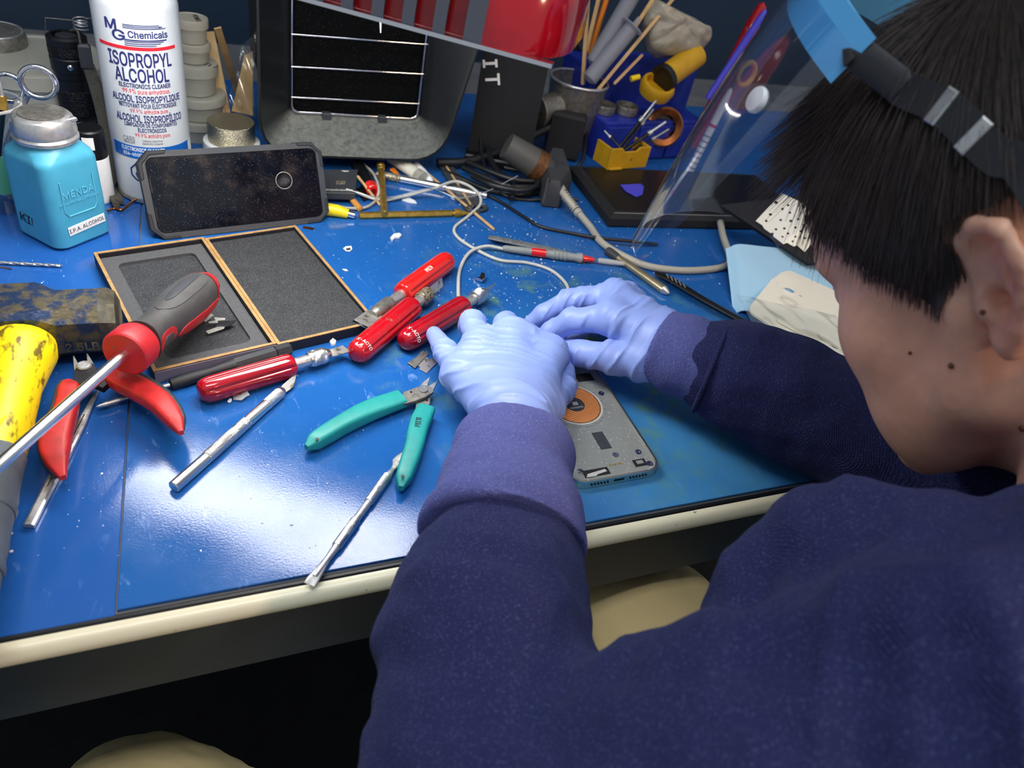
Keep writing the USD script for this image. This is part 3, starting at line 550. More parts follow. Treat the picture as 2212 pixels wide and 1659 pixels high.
# small precision screwdriver in front of the case
q0 = P(207, 879, .004); q1 = P(628, 752, .0055); d = q1 - q0; n = np.linalg.norm(d); fr = lambda px, py: float((P(px, py, .0055) - q0) @ nrm(d))
t = thing('precision_screwdriver', 'thin cross-tip screwdriver with a black barrel along the front of the case', 'screwdriver', frame(q0, d))
g0, g1, g2, g3 = fr(367, 831), fr(455, 800), fr(506, 786), fr(594, 762)
part(t, 'shaft', rodx([(0, .0002), (.002, .0011), (.007, .0019), (.008, .0016), (g0 + .002, .0016)]), M_['steel'])
part(t, 'grip', rodx([(g0, .0015), (g0 + .001, .0042), (g0 + .012, .0047), (g1 - .004, .0042), (g1, .0036), (g2 - .002, .0050), (g2, .0050)], 20), M_['black_rubber'])
part(t, 'barrel', rodx([(g2, .0050), (g2 + .001, .0053), (g3, .0053), (g3, .0045)], 6), M_['dark_grey'], 15)
part(t, 'swivel_cap', rodx([(g3, .0045), (g3 + .0006, .0060), (n - .001, .0056), (n, .004), (n, .0003)], 6), M_['black_rubber'], 15)
# big screwdriver
c0 = P(268, 766, .049); e0 = P(452, 612, .0345); d = e0 - c0; n = np.linalg.norm(d)
t = thing('screwdriver', 'fat red and grey handled screwdriver lying across the case, long bright shaft', 'screwdriver', frame(c0, d, (0, 0, 1)))
S0 = P(0, 1003, .056); sl = np.linalg.norm(S0 - c0) + .06
env = np.array([(0.0, .0165), (.004, .0172), (.016, .0172), (.020, .0150), (.030, .0126), (.042, .0132), (.060, .0165), (.078, .0176), (.095, .0160), (.104, .0118), (.108, .006), (.109, .0008)]); env[:, 0] *= n / .109
rad = lambda x: np.interp(x, env[:, 0], env[:, 1])
sq = lambda t_: 1 + .06 * np.cos(3 * t_)
def shell(x0, x1, a0, a1, off, n1=16, n2=12, rx=None):          # raised panel on the handle between two angles
    xs = np.linspace(x0, x1, n1); outer, inner = [], []
    for x in xs:
        u = (x - x0) / (x1 - x0); sh = math.sqrt(max(0, 1 - (2 * u - 1) ** 4)); mid, hw = (a0 + a1) / 2, (a1 - a0) / 2 * max(sh, .05); a = np.linspace(mid - hw, mid + hw, n2)
        r1 = rad(x) * sq(a) + off; outer.append(np.stack([np.full(n2, x), r1 * np.cos(a), r1 * np.sin(a)], -1)); r2 = rad(x) * sq(a) - .001; inner.append(np.stack([np.full(n2, x), r2 * np.cos(a), r2 * np.sin(a)], -1))
    return loft([np.vstack([o_, i_[::-1]]) for o_, i_ in zip(outer, inner)])
xs = np.concatenate([np.linspace(.018, .1, 26) * n / .109, env[-3:, 0]])
grip = part(t, 'grip', surfx(xs, lambda x, a: rad(x) * sq(a), 60), M_['grey_grip'], 50, label='dark grey rubber grip')
part(t, 'collar', rodx([(0, .0040), (0, .0150), (.002, .0166), (.015, .0166), (.019, .0150), (.020, .010)], 40), M_['red_grip'], 40, label='red collar')
k = n / .109
part(t, 'side_inlay', shell(.045 * k, .103 * k, math.radians(185), math.radians(245), .0006), M_['red_grip'], 50, label='scuffed red side inlay')
part(t, 'side_inlay', shell(.045 * k, .103 * k, math.radians(-50), math.radians(10), .0006), M_['red_grip'], 50, label='scuffed red side inlay')
part(t, 'top_panel', shell(.040 * k, .098 * k, math.radians(52), math.radians(128), .0006), M_['grey_grip'], 50)
part(t, 'top_groove', shell(.050 * k, .092 * k, math.radians(76), math.radians(104), .0010, 20, 5), M_['dark_grey'], 50)
part(t, 'end_ring', surfx(np.linspace(.096, .109, 9) * k, lambda x, a: (rad(x) * (1 + .06 * np.cos(3 * a)) + .0007), 40), M_['red_grip'], 50, label='red end of the handle')
part(t, 'hang_hole', tf(ball((0, 0, 0), .003, (1.4, 1, .5)), move((.101 * k, -.010, .004))), M_['red_dark'])
part(t, 'thumb_inlay', shell(.019 * k, .042 * k, math.radians(160), math.radians(235), .0007), M_['red_grip'], 50, label='red thumb patch')
part(t, 'thumb_pad', shell(.024 * k, .038 * k, math.radians(178), math.radians(218), .0013, 10, 8), M_['grey_grip'], 50)
part(t, 'shaft', tf(rodx([(-.002, .0037), (sl, .0037), (sl, .0003)], 28), frame((0, 0, 0), (t.inv[:3, :3] @ (S0 - c0)))), M_['bright_steel'], 40)
# hammer
HC = P(20, 705, .024); fx_ = P(252, 702, .024)
t = thing('hammer', 'heavy short-handled hammer with worn blue steel head and yellow neck', 'hammer', move([HC[0], HC[1], 0]))
xl, xr_ = HC[0] - .075, fx_[0] + .002; yc = HC[1]; zc = .0245
def oct_(x, w, h_, ch): return [(x, yc + a, zc + b) for a, b in ((-w, -h_ + ch), (-w + ch, -h_), (w - ch, -h_), (w, -h_ + ch), (w, h_ - ch), (w - ch, h_), (-w + ch, h_), (-w, h_ - ch))]
x1 = xr_ - .040
body = [oct_(xl, .017, .018, .008), oct_(xl + .004, .020, .021, .008), oct_(xl + .04, .0205, .022, .008), oct_(xl + .044, .0225, .0240, .004), oct_(x1 - .012, .0230, .0243, .004), oct_(x1, .0205, .0222, .0095), oct_(xr_ - .012, .0205, .0222, .0095)]
hd = part(t, 'head', loft(body), M_['hammer_blue'], 12, world=True, label='worn blue steel head')
part(t, 'striking_face', loft([oct_(xr_ - .012, .0206, .0223, .0095), oct_(xr_ - .006, .0210, .0226, .010), oct_(xr_ - .001, .0190, .0205, .010), oct_(xr_ + .001, .0150, .0165, .009)]), M_['hammer_worn'], 25, world=True, label='bare worn steel striking face')
part(t, 'weight_mark', tf(text('2.5LB', .0060, .0006), frame((x1 + .015, yc - .0229, zc - .006), (1, 0, 0), (0, -1, .2))), M_['hammer_worn'], world=True, parent=hd)
ha = P(44, 745, .026); hb = np.array([ha[0] - .004, .13, .026]); yl = P(64, 975, .03)[1]
def hring(y, w, h_): return [(ha[0] - .004 * (ha[1] - y) / .4 - .009 * (ha[1] - y) / .25 + w * math.cos(a), y, .0245 + h_ * math.sin(a)) for a in np.linspace(0, 2 * math.pi, 28, endpoint=False)]
part(t, 'neck_sleeve', loft([hring(y, w, h_) for y, w, h_ in ((ha[1] + .004, .016, .014), (ha[1], .0225, .020), (ha[1] - .010, .0240, .0215), (ha[1] - .025, .0215, .019), (ha[1] - .045, .0185, .0175), (yl + .004, .0170, .0165), (yl, .0160, .0155))]), M_['yellow_grip'], 50, world=True, label='scuffed yellow neck sleeve')
for i in range(3):
    y = ha[1] - .050 - .026 * i; xo = hring(y, 0, 0)[0][0] - .004
    part(t, 'chevron', loft([[(xo - .012, y + .012, .0400), (xo, y - .004, .0425), (xo + .012, y + .012, .0400)], [(xo - .010, y + .004, .0405), (xo, y - .012, .0430), (xo + .010, y + .004, .0405)], [(xo - .010, y + .004, .036), (xo, y - .012, .038), (xo + .010, y + .004, .036)]]), M_['yellow_grip'], 20, world=True)
ys = np.linspace(yl + .002, .12, 40); gr = []
for i, y in enumerate(ys): gr.append(hring(y, .0172 + .0006 * (i % 5 == 0) + .0012 * max(0, (y - .12) < .03), .0165 + .0006 * (i % 5 == 0)))
part(t, 'grip', loft(gr), M_['grey_tape'], 40, world=True, label='grey taped grip')
for i in (6, 12, 18, 24, 30): part(t, 'tape_wrap', loft([hring(ys[i] + .004, .0176, .0168), hring(ys[i], .0184, .0177), hring(ys[i] - .004, .0176, .0168)], False), M_['grey_tape'], 40, world=True)
# drill bit left
q0 = P(-20, 566, .0016); q1 = P(136, 574, .0016); d = q1 - q0; n = np.linalg.norm(d); t = thing('drill_bit', 'thin twist drill bit lying on the left mat by the blue bottle', 'drill bit', frame(q0, d))
part(t, 'flutes', surfx(np.linspace(0, n, 60), lambda x, a: .0014 * (1 - .3 * (np.cos(a * 2 - x * 700) > .2)) * (1 if x < n - .002 else .4), 16), M_['steel'], 30)
wz = P(-10, 577, .0006); solo('wire_offcut', 'tiny bent copper wire offcut beside the drill bit', 'wire', tube(spline([P(-8, 577, .0006), P(10, 578, .0008), P(24, 581, .0006)]), .0005, 8), M_['copper'])
# razor blade
t = thing('razor_blade', 'notched single razor blade beside the left glove', 'razor blade', move(P(915, 775)))
plat([(884, 786), (913, 756), (925, 765), (922, 770), (928, 776), (938, 772), (945, 782), (922, 806), (906, 797), (908, 791), (901, 789), (897, 793)], .0010, .0006, 'blade', 'blade')
plat([(880, 783), (921, 757), (926, 764), (897, 795)], .0018, .0008, 'dull_steel', 'spine')
# glass splinters, film scraps
def chip(name, label, pix, z, th, mat_, tilt=0, grp=None, cat_='scrap'):
    g = np.array([P(x, y, z)[:2] for x, y in pix]); m = slab(g, z, z + th, .0001); v = m.vertices.copy(); c = v.mean(0); v[:, 2] += (v[:, 0] - c[0]) * tilt - min(0, ((v[:, 0] - c[0]) * tilt).min())
    solo(name, label, cat_, trimesh.Trimesh(v, m.faces, process=False), M_[mat_], 20, group=grp)
chip('glass_splinter', 'largest pale glass splinter in the tray, nearest the screwdriver', [(437, 690), (455, 681), (462, 685), (444, 697)], .0072, .0006, 'chip_clear', .2, grp='glass splinters in the tray')
chip('glass_splinter', 'pale glass splinter behind the others in the tray', [(463, 689), (487, 688), (486, 692), (466, 696)], .0070, .0006, 'chip_clear', -.15, grp='glass splinters in the tray')
chip('glass_splinter', 'short glass splinter in the middle of the tray pile', [(449, 696), (470, 694), (471, 700), (452, 699)], .0075, .0006, 'chip_clear', .1, grp='glass splinters in the tray')
chip('glass_splinter', 'long pale glass splinter at the front of the tray pile', [(445, 716), (470, 708), (486, 708), (484, 712), (450, 722)], .0070, .0006, 'chip_clear', .05, grp='glass splinters in the tray')
chip('dark_splinter', 'black leaf-shaped splinter in the tray with a white edge', [(466, 704), (486, 696), (511, 697), (498, 707), (470, 713)], .0070, .0005, 'black_gloss', .12)
chip('film_scrap', 'curled clear film scrap in front of the glossy red knife', [(503, 852), (520, 856), (526, 848), (534, 850), (540, 860), (532, 862), (522, 868), (504, 864)], .0012, .0005, 'chip_clear', .25, grp='scraps lying on the mats')
chip('film_scrap', 'small white film crumb left of the larger film scrap', [(491, 868), (496, 863), (501, 864), (500, 870), (494, 872)], .0005, .0010, 'debris', .2, grp='scraps lying on the mats')
chip('paper_scrap', 'white bean-shaped scrap on the mat behind the knives', [(843, 517), (850, 509), (862, 507), (867, 511), (862, 516), (853, 516), (847, 523)], .0004, .0025, 'white', grp='scraps lying on the mats')
chip('film_scrap', 'white-rimmed dark square scrap on the mat right of the case lid', [(741, 537), (747, 533), (759, 532), (761, 539), (755, 544), (747, 543)], .0003, .0006, 'white', grp='scraps lying on the mats')
chip('film_scrap', 'dark centre of the white-rimmed square scrap', [(747, 537), (757, 535), (757, 540), (749, 541)], .0010, .0002, 'dark_grey', grp='scraps lying on the mats')
chip('foil_scrap', 'crumpled silver foil scrap behind the clean red knife', [(1024, 604), (1034, 606), (1038, 598), (1045, 601), (1046, 609), (1040, 613), (1036, 610)], .0006, .0030, 'foil', .3, grp='scraps lying on the mats')
chip('film_scrap', 'white wisp beside the knife shank and case corner', [(712, 740), (719, 735), (726, 741), (724, 747), (716, 748)], .0120, .002, 'chip_clear', .2, grp='scraps lying on the mats')
chip('paper_scrap', 'white thin sliver on the mat between case lid and red knife', [(739, 582), (748, 582), (752, 586), (745, 586)], .0004, .0006, 'white', grp='scraps lying on the mats')
chip('paper_scrap', 'ragged white flakes under the curved wire', [(868, 434), (884, 430), (897, 437), (900, 441), (888, 440), (880, 438)], .0004, .0020, 'white', grp='scraps lying on the mats')
# ---- debris specks
pts = []
for k in range(900):
    if k < 520: x, y = RNG.normal(1130, 150), RNG.normal(560, 75)
    else: x, y = RNG.uniform(20, 1500), RNG.uniform(470, 1200)
    if y < 395 or not (0 < x < 1600) or (y > 700 and x > 800): continue
    q = P(x, y); s = .00025 + .0006 * RNG.random() ** 3; z0 = 0 if q[0] > seam_x(q[1]) else -.0006
    m = trimesh.creation.icosphere(0, s); pts.append(trimesh.Trimesh(m.vertices * RNG.uniform(.5, 1.7, 3) * [1, 1, .7] + [q[0], q[1], z0 + s * .35], m.faces, process=False))
solo('debris', 'fine white specks and crumbs scattered over the blue mats', 'debris', trimesh.util.concatenate(pts), M_['debris'], False, kind='stuff')
# ================================================================ case, phones, bottle and can
H0, H1 = P(441, 512, .012), P(599, 741, .012)
yv = nrm((H0 - H1) * [1, 1, 0]); xv = np.array([yv[1], -yv[0], 0]); LB = np.linalg.norm((H0 - H1)[:2]) + .001; WB = .0945
M = np.eye(4); M[:3, 0], M[:3, 1], M[:3, 2], M[:3, 3] = xv, yv, (0, 0, 1), (H1[0], H1[1], 0)
case = thing('hinged_case', 'open flat black case with wooden rims, foam-lined tray on its left', 'case', M)
def tray(x0, x1, h, t=.0028, floor=.002):
    return [bx(x0, x0 + t, 0, LB, .0002, h, .0004), bx(x1 - t, x1, 0, LB, .0002, h, .0004), bx(x0 + t, x1 - t, 0, t, .0002, h, .0004), bx(x0 + t, x1 - t, LB - t, LB, .0002, h, .0004)], bx(x0 + t, x1 - t, t, LB - t, .0002, floor, .0002)
def rim(x0, x1, h, t=.0028):
    return [bx(x0, x0 + t, 0, LB, h, h + .0008, .0002), bx(x1 - t, x1, 0, LB, h, h + .0008, .0002), bx(x0 + t, x1 - t, 0, t, h, h + .0008, .0002), bx(x0 + t, x1 - t, LB - t, LB, h, h + .0008, .0002)]
w_, fl = tray(-WB, -.0005, .0112)
for q in w_: part(case, 'tray_wall', q, M_['box_dark'], 20)
part(case, 'tray_floor', fl, M_['felt'], 20)
for q in rim(-WB, -.0005, .0112): part(case, 'tray_rim', q, M_['mdf'], 20, label='bare wood-coloured rim')
part(case, 'front_face', bx(-WB + .0004, -.001, -.0006, 0, .0004, .0108, .0001), M_['box_side'], 20, label='lavender grey front face')
fo = Polygon([(-WB + .0034, .0034), (-.0038, .0034), (-.0038, LB - .0034), (-WB + .0034, LB - .0034)]).difference(Polygon(rrect(WB - .029, LB - .032, .006, 5, (-WB / 2, LB / 2))))
part(case, 'foam_insert', trimesh.Trimesh(*(lambda m: (m.vertices + [0, 0, .0021], m.faces))(trimesh.creation.extrude_polygon(fo, .0048, engine='earcut'))), M_['foam'], 20)
part(case, 'liner', bx(-WB + .012, -.012, .013, LB - .013, .0021, .0040, .0003), M_['felt'], 20, label='dark speckled felt liner')
w_, fl = tray(.0005, .0905, .0095)
for q in w_: part(case, 'lid_wall', q, M_['box_dark'], 20)
part(case, 'lid_floor', bx(.0033, .0877, .0028, LB - .0028, .0002, .0060, .0002), M_['felt'], 20)
for q in rim(.0005, .0905, .0095): part(case, 'lid_rim', q, M_['mdf'], 20, label='bare wood-coloured rim')
# ---- phone in a rugged case, propped up
B0, B1 = P(331, 521, .0), P(712, 478, .0); xv = nrm(B1 - B0); back = np.array([-xv[1], xv[0], 0]); LP = np.linalg.norm(B1 - B0); HP = .080
best = min(((abs(J(B0 + HP * (math.cos(b) * np.array([0, 0, 1]) + math.sin(b) * back))[1] - 316), b) for b in np.linspace(0, 1.2, 120)))[1]
yv = math.cos(best) * np.array([0, 0, 1]) + math.sin(best) * back; zv = np.cross(xv, yv)
M = np.eye(4); M[:3, 0], M[:3, 1], M[:3, 2], M[:3, 3] = xv, yv, zv, B0 + np.array([0, 0, .0005]) + back * .0
ph = thing('smartphone', 'dusty dark smartphone in a rugged bumper case, propped sideways before the spray can', 'phone', M)
def octo(w, h_, c, i=0): return np.array([(c, i), (w - c, i), (w - i, c), (w - i, h_ - c), (w - c, h_ - i), (c, h_ - i), (i, h_ - c), (i, c)])
oc = Polygon(octo(LP, HP, .011)); inn = Polygon(rrect(LP - .012, HP - .011, .007, 6, (LP / 2, HP / 2)))
ring = trimesh.creation.extrude_polygon(oc.difference(inn), .0022, engine='earcut')
part(ph, 'case_shell', slab(octo(LP, HP, .011), -.0115, -.0012, .0016), M_['black_rubber'], 25)
part(ph, 'case_lip', trimesh.Trimesh(ring.vertices + [0, 0, -.0014], ring.faces), M_['dark_grey'], 20)
for cx, cy in ((.006, .006), (LP - .006, .006), (LP - .006, HP - .006), (.006, HP - .006)):
    sx, sy = (1 if cx < .1 else -1), (1 if cy < .03 else -1)
    part(ph, 'corner_bumper', slab([(cx - sx * .0065, cy + sy * .020), (cx - sx * .0065, cy + sy * .004), (cx + sx * .004, cy - sy * .0065), (cx + sx * .020, cy - sy * .0065), (cx + sx * .018, cy - sy * .003), (cx + sx * .005, cy - sy * .0025), (cx - sx * .0025, cy + sy * .005), (cx - sx * .003, cy + sy * .018)], -.0128, .0016, .0008), M_['black_rubber'], 25)
sc = part(ph, 'screen', slab(rrect(LP - .0125, HP - .0115, .0068, 6, (LP / 2, HP / 2)), -.0012, .0001, .0002), M_['screen'], 20, label='dark dusty glass screen')
part(ph, 'front_camera', tf(lathe([(.0001, 0), (.0017, 0), (.0017, .0003), (.0001, .0003)], 20), move((.0135, HP * .42, 0))), M_['black_gloss'], parent=sc)
for y in (.30, .62): part(ph, 'earpiece_slot', slab(rrect(.0012, .013, .0005, 4, (.0075, HP * y)), 0, .0003, .0001), M_['black'], parent=sc)
part(ph, 'round_sticker', torus((LP * .757, HP * .56, .0001), .0082, .00022, 40, 6), M_['light_grey'], parent=sc, label='clear round sticker outline')
part(ph, 'clear_sticker', tf(lathe([(.0001, 0), (.0080, 0), (.0080, .0001), (.0001, .0001)], 36), move((LP * .757, HP * .56, .0001))), M_['screen'], parent=sc)
# ---- opened phone under the hands
A0 = P(1432, 1013, .0072); xv = np.array([-1.0, -.02, 0]); xv = nrm(xv); yv = np.array([.02, 1.0, 0]); yv = nrm(yv)
M = np.eye(4); M[:3, 0], M[:3, 1], M[:3, 2], M[:3, 3] = -xv, yv, (0, 0, 1), (A0[0] + xv[0] * .0776, A0[1] + xv[1] * .0776, 0)
op = thing('opened_phone', 'phone with its back removed and a copper coil showing, under the gloved hands', 'phone', M)
WP, LPn = .0776, .158
fr_ = Polygon(rrect(WP, LPn, .0115, 8, (WP / 2, LPn / 2))); hole = Polygon(rrect(WP - .0036, LPn - .0036, .0098, 8, (WP / 2, LPn / 2)))
part(op, 'frame', tf(trimesh.creation.extrude_polygon(fr_.difference(hole), .0072, engine='earcut'), move((0, 0, .0004))), M_['frame_steel'], 30, label='polished steel side frame')
part(op, 'glass_front', slab(rrect(WP - .001, LPn - .001, .011, 8, (WP / 2, LPn / 2)), 0.0002, .0010, .0003), M_['black_gloss'], 25)
pl = part(op, 'back_plate', slab(rrect(WP - .0038, LPn - .0038, .0097, 8, (WP / 2, LPn / 2)), .0010, .0066, .0003), M_['plate'], 20, label='scratched grey inner back plate')
CX, CY = WP * .47, .083
part(op, 'coil_ring', tf(lathe([(.0225, 0), (.0245, 0), (.0245, .0005), (.0225, .0005), (.0225, 0)], 64), move((CX, CY, .0066))), M_['light_grey'], label='pale ring round the coil')
part(op, 'charging_coil', tf(lathe([(.0085, 0), (.0218, 0), (.0218, .0006), (.0085, .0006), (.0085, 0)], 72), move((CX, CY, .0066))), M_['coil'], 20, label='flat copper charging coil')
part(op, 'coil_border', torus((CX, CY, .0070), .0222, .0004, 64, 6), M_['copper'])
cc = part(op, 'coil_centre', tf(lathe([(.0001, 0), (.0082, 0), (.0082, .0003), (.0001, .0003)], 40), move((CX, CY, .0066))), M_['dark_grey'])
part(op, 'centre_chip', bx(CX - .002, CX + .003, CY - .001, CY + .003, .0068, .0074, .0001), M_['light_grey'], parent=cc)
part(op, 'centre_bracket', bx(CX - .006, CX + .0065, CY - .0045, CY - .0025, .0068, .0071, .0001), M_['plate'], parent=cc)
for i, a in enumerate(np.radians(np.arange(10, 360, 24))):
    part(op, 'ring_magnet', slab([(CX + r * math.cos(a + d), CY + r * math.sin(a + d)) for r, d in ((.0248, -.14), (.0268, -.14), (.0268, .14), (.0248, .14))], .0066, .0070, .0001), M_['grey_plastic'], 20)
part(op, 'adhesive_strip', slab([(WP * .47, .030), (WP * .60, .030), (WP * .60, .049), (WP * .47, .049)], .0066, .0068, .0001), M_['dark_grey'], 20, label='dark rectangular adhesive strip')
for x, y, w, h_ in ((.022, .0085, .022, .007), (.062, .0105, .011, .007), (.060, .115, .016, .010)): part(op, 'connector', bx(x - w / 2, x + w / 2, y - h_ / 2, y + h_ / 2, .0066, .0071, .0002), M_['black_matte'], 20)
part(op, 'flex_cable', slab([(.014, .008), (.030, .010), (.031, .0075), (.022, .006), (.020, .0045), (.012, .005)], .0071, .0074, .0001), M_['light_grey'], 20)
part(op, 'flex_cable', slab([(.059, .0125), (.065, .0125), (.065, .009), (.059, .009)], .0071, .0074, .0001), M_['grey_plastic'], 20)
for x, y in ((.046, .0225), (.0665, .0215), (.010, .012), (.0665, .0925), (.012, .056), (.070, .008)):
    part(op, 'screw', tf(lathe([(.0001, 0), (.0028, 0), (.0026, .0004), (.0014, .0004), (.0012, .0001), (.0001, .0001)], 20), move((x, y, .0066))), M_['foil'])
for k in range(6): part(op, 'contact', bx(.036 + .0022 * k, .0370 + .0022 * k, .0125, .0140, .0066, .0070, .0001), M_['brass'], 20)
part(op, 'charging_port', bx(WP / 2 - .0045, WP / 2 + .0045, -.0003, .0004, .0030, .0052, .0003), M_['black'])
for s in (-1, 1):
    for k in range(6): part(op, 'speaker_hole', tf(lathe([(.0001, 0), (.0008, 0), (.0008, .0004), (.0001, .0004)], 10), frame((WP / 2 + s * (.010 + .0028 * k), -.0003, .0041), (1, 0, 0), (0, -1, 0))), M_['black'])
# ---- blue dispensing bottle
cl, cf, cr = P(43, 487), P(130, 548), P(237, 505); sx = nrm(cr - cf); side = (np.linalg.norm(cr - cf) + np.linalg.norm(cl - cf)) / 2
M = np.eye(4); sy = np.array([-sx[1], sx[0], 0]); ctr = cf + sx * side / 2 + sy * side / 2; M[:3, 0], M[:3, 1], M[:3, 3] = sx, sy, ctr
bo = thing('dispenser_bottle', 'square light blue alcohol bottle with a steel pump cap, at the left edge', 'bottle', M)
HB = Hz(cf, 362); HN = HB + .009; CR = .0245 * side / .056
def rr(s, r, z): return np.column_stack([rrect(s, s, r, 7), np.full(28, z)])
S_ = side
body = part(bo, 'body', loft([rr(S_ * .94, .012, .0002), rr(S_, .010, .003), rr(S_ * .99, .010, HB * .5), rr(S_ * .97, .010, HB - .006), rr(S_ * .93, .012, HB - .001), rr(S_ * .80, .018, HB + .005), rr(S_ * .70, S_ * .34, HN + .002)]), M_['bottle_blue'], 45)
part(bo, 'panel_outline', tube([(x, -S_ / 2 - .0001, z) for x, z in [(-S_ * .28, HB * .78), (-S_ * .28, HB * .44), (-S_ * .22, HB * .38), (S_ * .22, HB * .38), (S_ * .28, HB * .44), (S_ * .28, HB * .78)]], .0005, 6), M_['bottle_line'], parent=body)
part(bo, 'moulded_name', tf(text('MENDA', .0062, .0005, False), frame((0, -S_ / 2 + .0002, HB * .62), (1, 0, 0), (0, -1, 0))), M_['bottle_line'], parent=body)
part(bo, 'moulded_line', tf(text('www.mendapump.com', .0026, .0004, False), frame((0, -S_ / 2 + .0002, HB * .53), (1, 0, 0), (0, -1, 0))), M_['bottle_line'], parent=body)
lb = part(bo, 'label', tf(bx(-.0185, .0185, -.0042, .0042, 0, .0004, .0001), frame((.002, -S_ / 2 - .0003, HB * .22), (1, 0, .05), (0, -1, 0))), M_['label_white'], 20, label='white printed sticker')
part(bo, 'lettering', tf(text('I.P.A. ALCOHOL', .0036, .0002, False, squeeze=.95), frame((.002, -S_ / 2 - .0007, HB * .22), (1, 0, .05), (0, -1, 0))), M_['ink_black'], parent=lb)
part(bo, 'marker_writing', tf(text('KIM', .0085, .0003, False), frame((-S_ / 2 + .0001, .004, HB * .24), (.1, -1, -.12), (-1, 0, 0))), M_['ink_black'], parent=body, label='handwritten black marker letters')
part(bo, 'neck_ring', tf(lathe([(CR * .95, 0), (CR * 1.02, .0015), (CR * 1.02, .004), (CR * .95, .006)], 48), move((0, 0, HN - .001))), M_['steel'], 40)
cp = part(bo, 'cap', tf(lathe([(CR * .90, 0), (CR * .97, .001), (CR * 1.0, .003), (CR * .97, .009), (CR * .93, .0135), (CR * .86, .0155), (CR * .74, .0165), (CR * .72, .0158), (CR * .2, .0160), (.0002, .0161)], 56), move((0, 0, HN + .0045))), M_['steel'], 40, label='dented steel pump cap')
part(bo, 'cap_lid', tf(lathe([(CR * .70, 0), (CR * .70, .0012), (CR * .64, .0018), (.0002, .0021)], 48), move((0, 0, HN + .0205))), M_['dull_steel'], 40, parent=cp)
part(bo, 'cap_hinge', tf(bx(-.005, .005, -CR * .99, -CR * .78, 0, .004, .001), move((.012, .004, HN + .016))), M_['steel'], parent=cp)
# ---- spray can
CB = P(340, 408); RC = .0362; HT = Hz(CB, 8) + .004
can = thing('spray_can', 'tall white aerosol can of isopropyl alcohol standing behind the propped phone', 'spray can', upright(CB, -CB[:2]))
part(can, 'base_rim', lathe([(RC * .95, 0), (RC * 1.0, .001), (RC * 1.01, .003), (RC * .985, .005)], 64), M_['steel'], 40)
cb = part(can, 'body', lathe([(RC * .98, .0045), (RC, .006), (RC, HT), (RC * .97, HT + .004), (RC * .90, HT + .011), (RC * .78, HT + .018), (RC * .62, HT + .023), (RC * .5, HT + .025), (.0005, HT + .025)], 72), M_['white_paint'], 40)
part(can, 'valve_ring', tf(lathe([(.010, 0), (.0135, .001), (.0135, .005), (.011, .006), (.004, .006), (.0005, .006)], 40), move((0, 0, HT + .024))), M_['steel'], 40)
part(can, 'nozzle', tf(lathe([(.005, 0), (.005, .010), (.0042, .013), (.0003, .013)], 24), move((0, 0, HT + .029))), M_['white'], 40)
zr = lambda row: Hz(CB - np.append(nrm(CB[:2]) * RC, 0), row)
def line(s, rt, rb, col_, width, dx=0, bold=True, xoff=0):
    z1, z0 = zr(rt), zr(rb); h_ = abs(z1 - z0); m = text(s, h_, .00025, bold); w = m.vertices[:, 0].max() - m.vertices[:, 0].min(); m.vertices[:, 0] *= width / w; m.vertices[:, 0] += xoff; m.vertices[:, 1] += (z0 + z1) / 2
    part(can, 'lettering', wrap(m, RC + .00005), M_[col_], 20, parent=cb)
def cband(rt, rb, a0, a1, col_, name, sag=0):
    z1, z0 = zr(rt), zr(rb); a = np.linspace(a0, a1, 40); v, rings = [], []
    for t_ in a: rings.append([(r * math.sin(t_), -r * math.cos(t_), z) for r, z in ((RC - .001, z0), (RC + .0003, z0), (RC + .0003, z1), (RC - .001, z1))])
    part(can, name, loft(rings), M_[col_], 30, parent=cb)
S1 = .0012
line('M', 48, 70, 'ink_blue', .0105, xoff=-.0225); line('G', 70, 91, 'ink_blue', .0110, xoff=-.0165)
line('Chemicals', 69, 83, 'ink_blue', .034, xoff=.0085)
for k, (rt, w) in enumerate(((55, .030), (58.5, .033), (62, .036), (87, .036), (91, .033), (95, .030), (99, .026))): cband(rt, rt + (1.5 if k != 3 else 2.5), -.012 / RC, (w - .012) / RC, 'ink_blue', 'logo_stripe')
line('®', 58, 62, 'ink_blue', .0018, xoff=.0185)
cband(103, 110, -1.05, .92, 'ink_red', 'red_stripe')
line('ISOPROPYL', 117, 146, 'ink_blue', .056, xoff=-.001)
line('ALCOHOL', 151, 179, 'ink_blue', .0475, xoff=-.001)
line('ELECTRONICS CLEANER', 183, 192, 'ink_blue', .0455, xoff=.0005)
line('99.9% pure anhydrous', 195, 204, 'ink_red', .041, xoff=.001, bold=False)
line('ALCOOL ISOPROPYLIQUE', 209, 223, 'ink_blue', .0640, xoff=.001)
line('NETTOYANT POUR ÉLECTRONIQUE', 226, 235, 'ink_blue', .053, xoff=.0015)
line('99.9% anhydre pure', 238, 246, 'ink_red', .033, xoff=.0015, bold=False)
line('ALCOHOL ISOPROPÍLICO', 251, 266, 'ink_blue', .0625, xoff=.0015)
line('LIMPIADOR DE COMPONENTES', 268, 276, 'ink_blue', .0485, xoff=.002)
line('ELECTRÓNICOS', 279, 287, 'ink_blue', .025, xoff=.002)
line('99.9% anhidro puro', 290, 298, 'ink_red', .031, xoff=.002, bold=False)
line('CARB', 299, 310, 'ink_grey', .011, xoff=-.020, bold=False); line('COMPLIANT', 311, 314, 'ink_grey', .011, xoff=-.020, bold=False)
line('Category Electrical', 303, 307, 'ink_grey', .018, xoff=.001, bold=False); line('Electronic Cleaner', 309, 313, 'ink_grey', .018, xoff=.001, bold=False)
cband(319, 346, -1.1, 1.1, 'band_blue', 'blue_band')
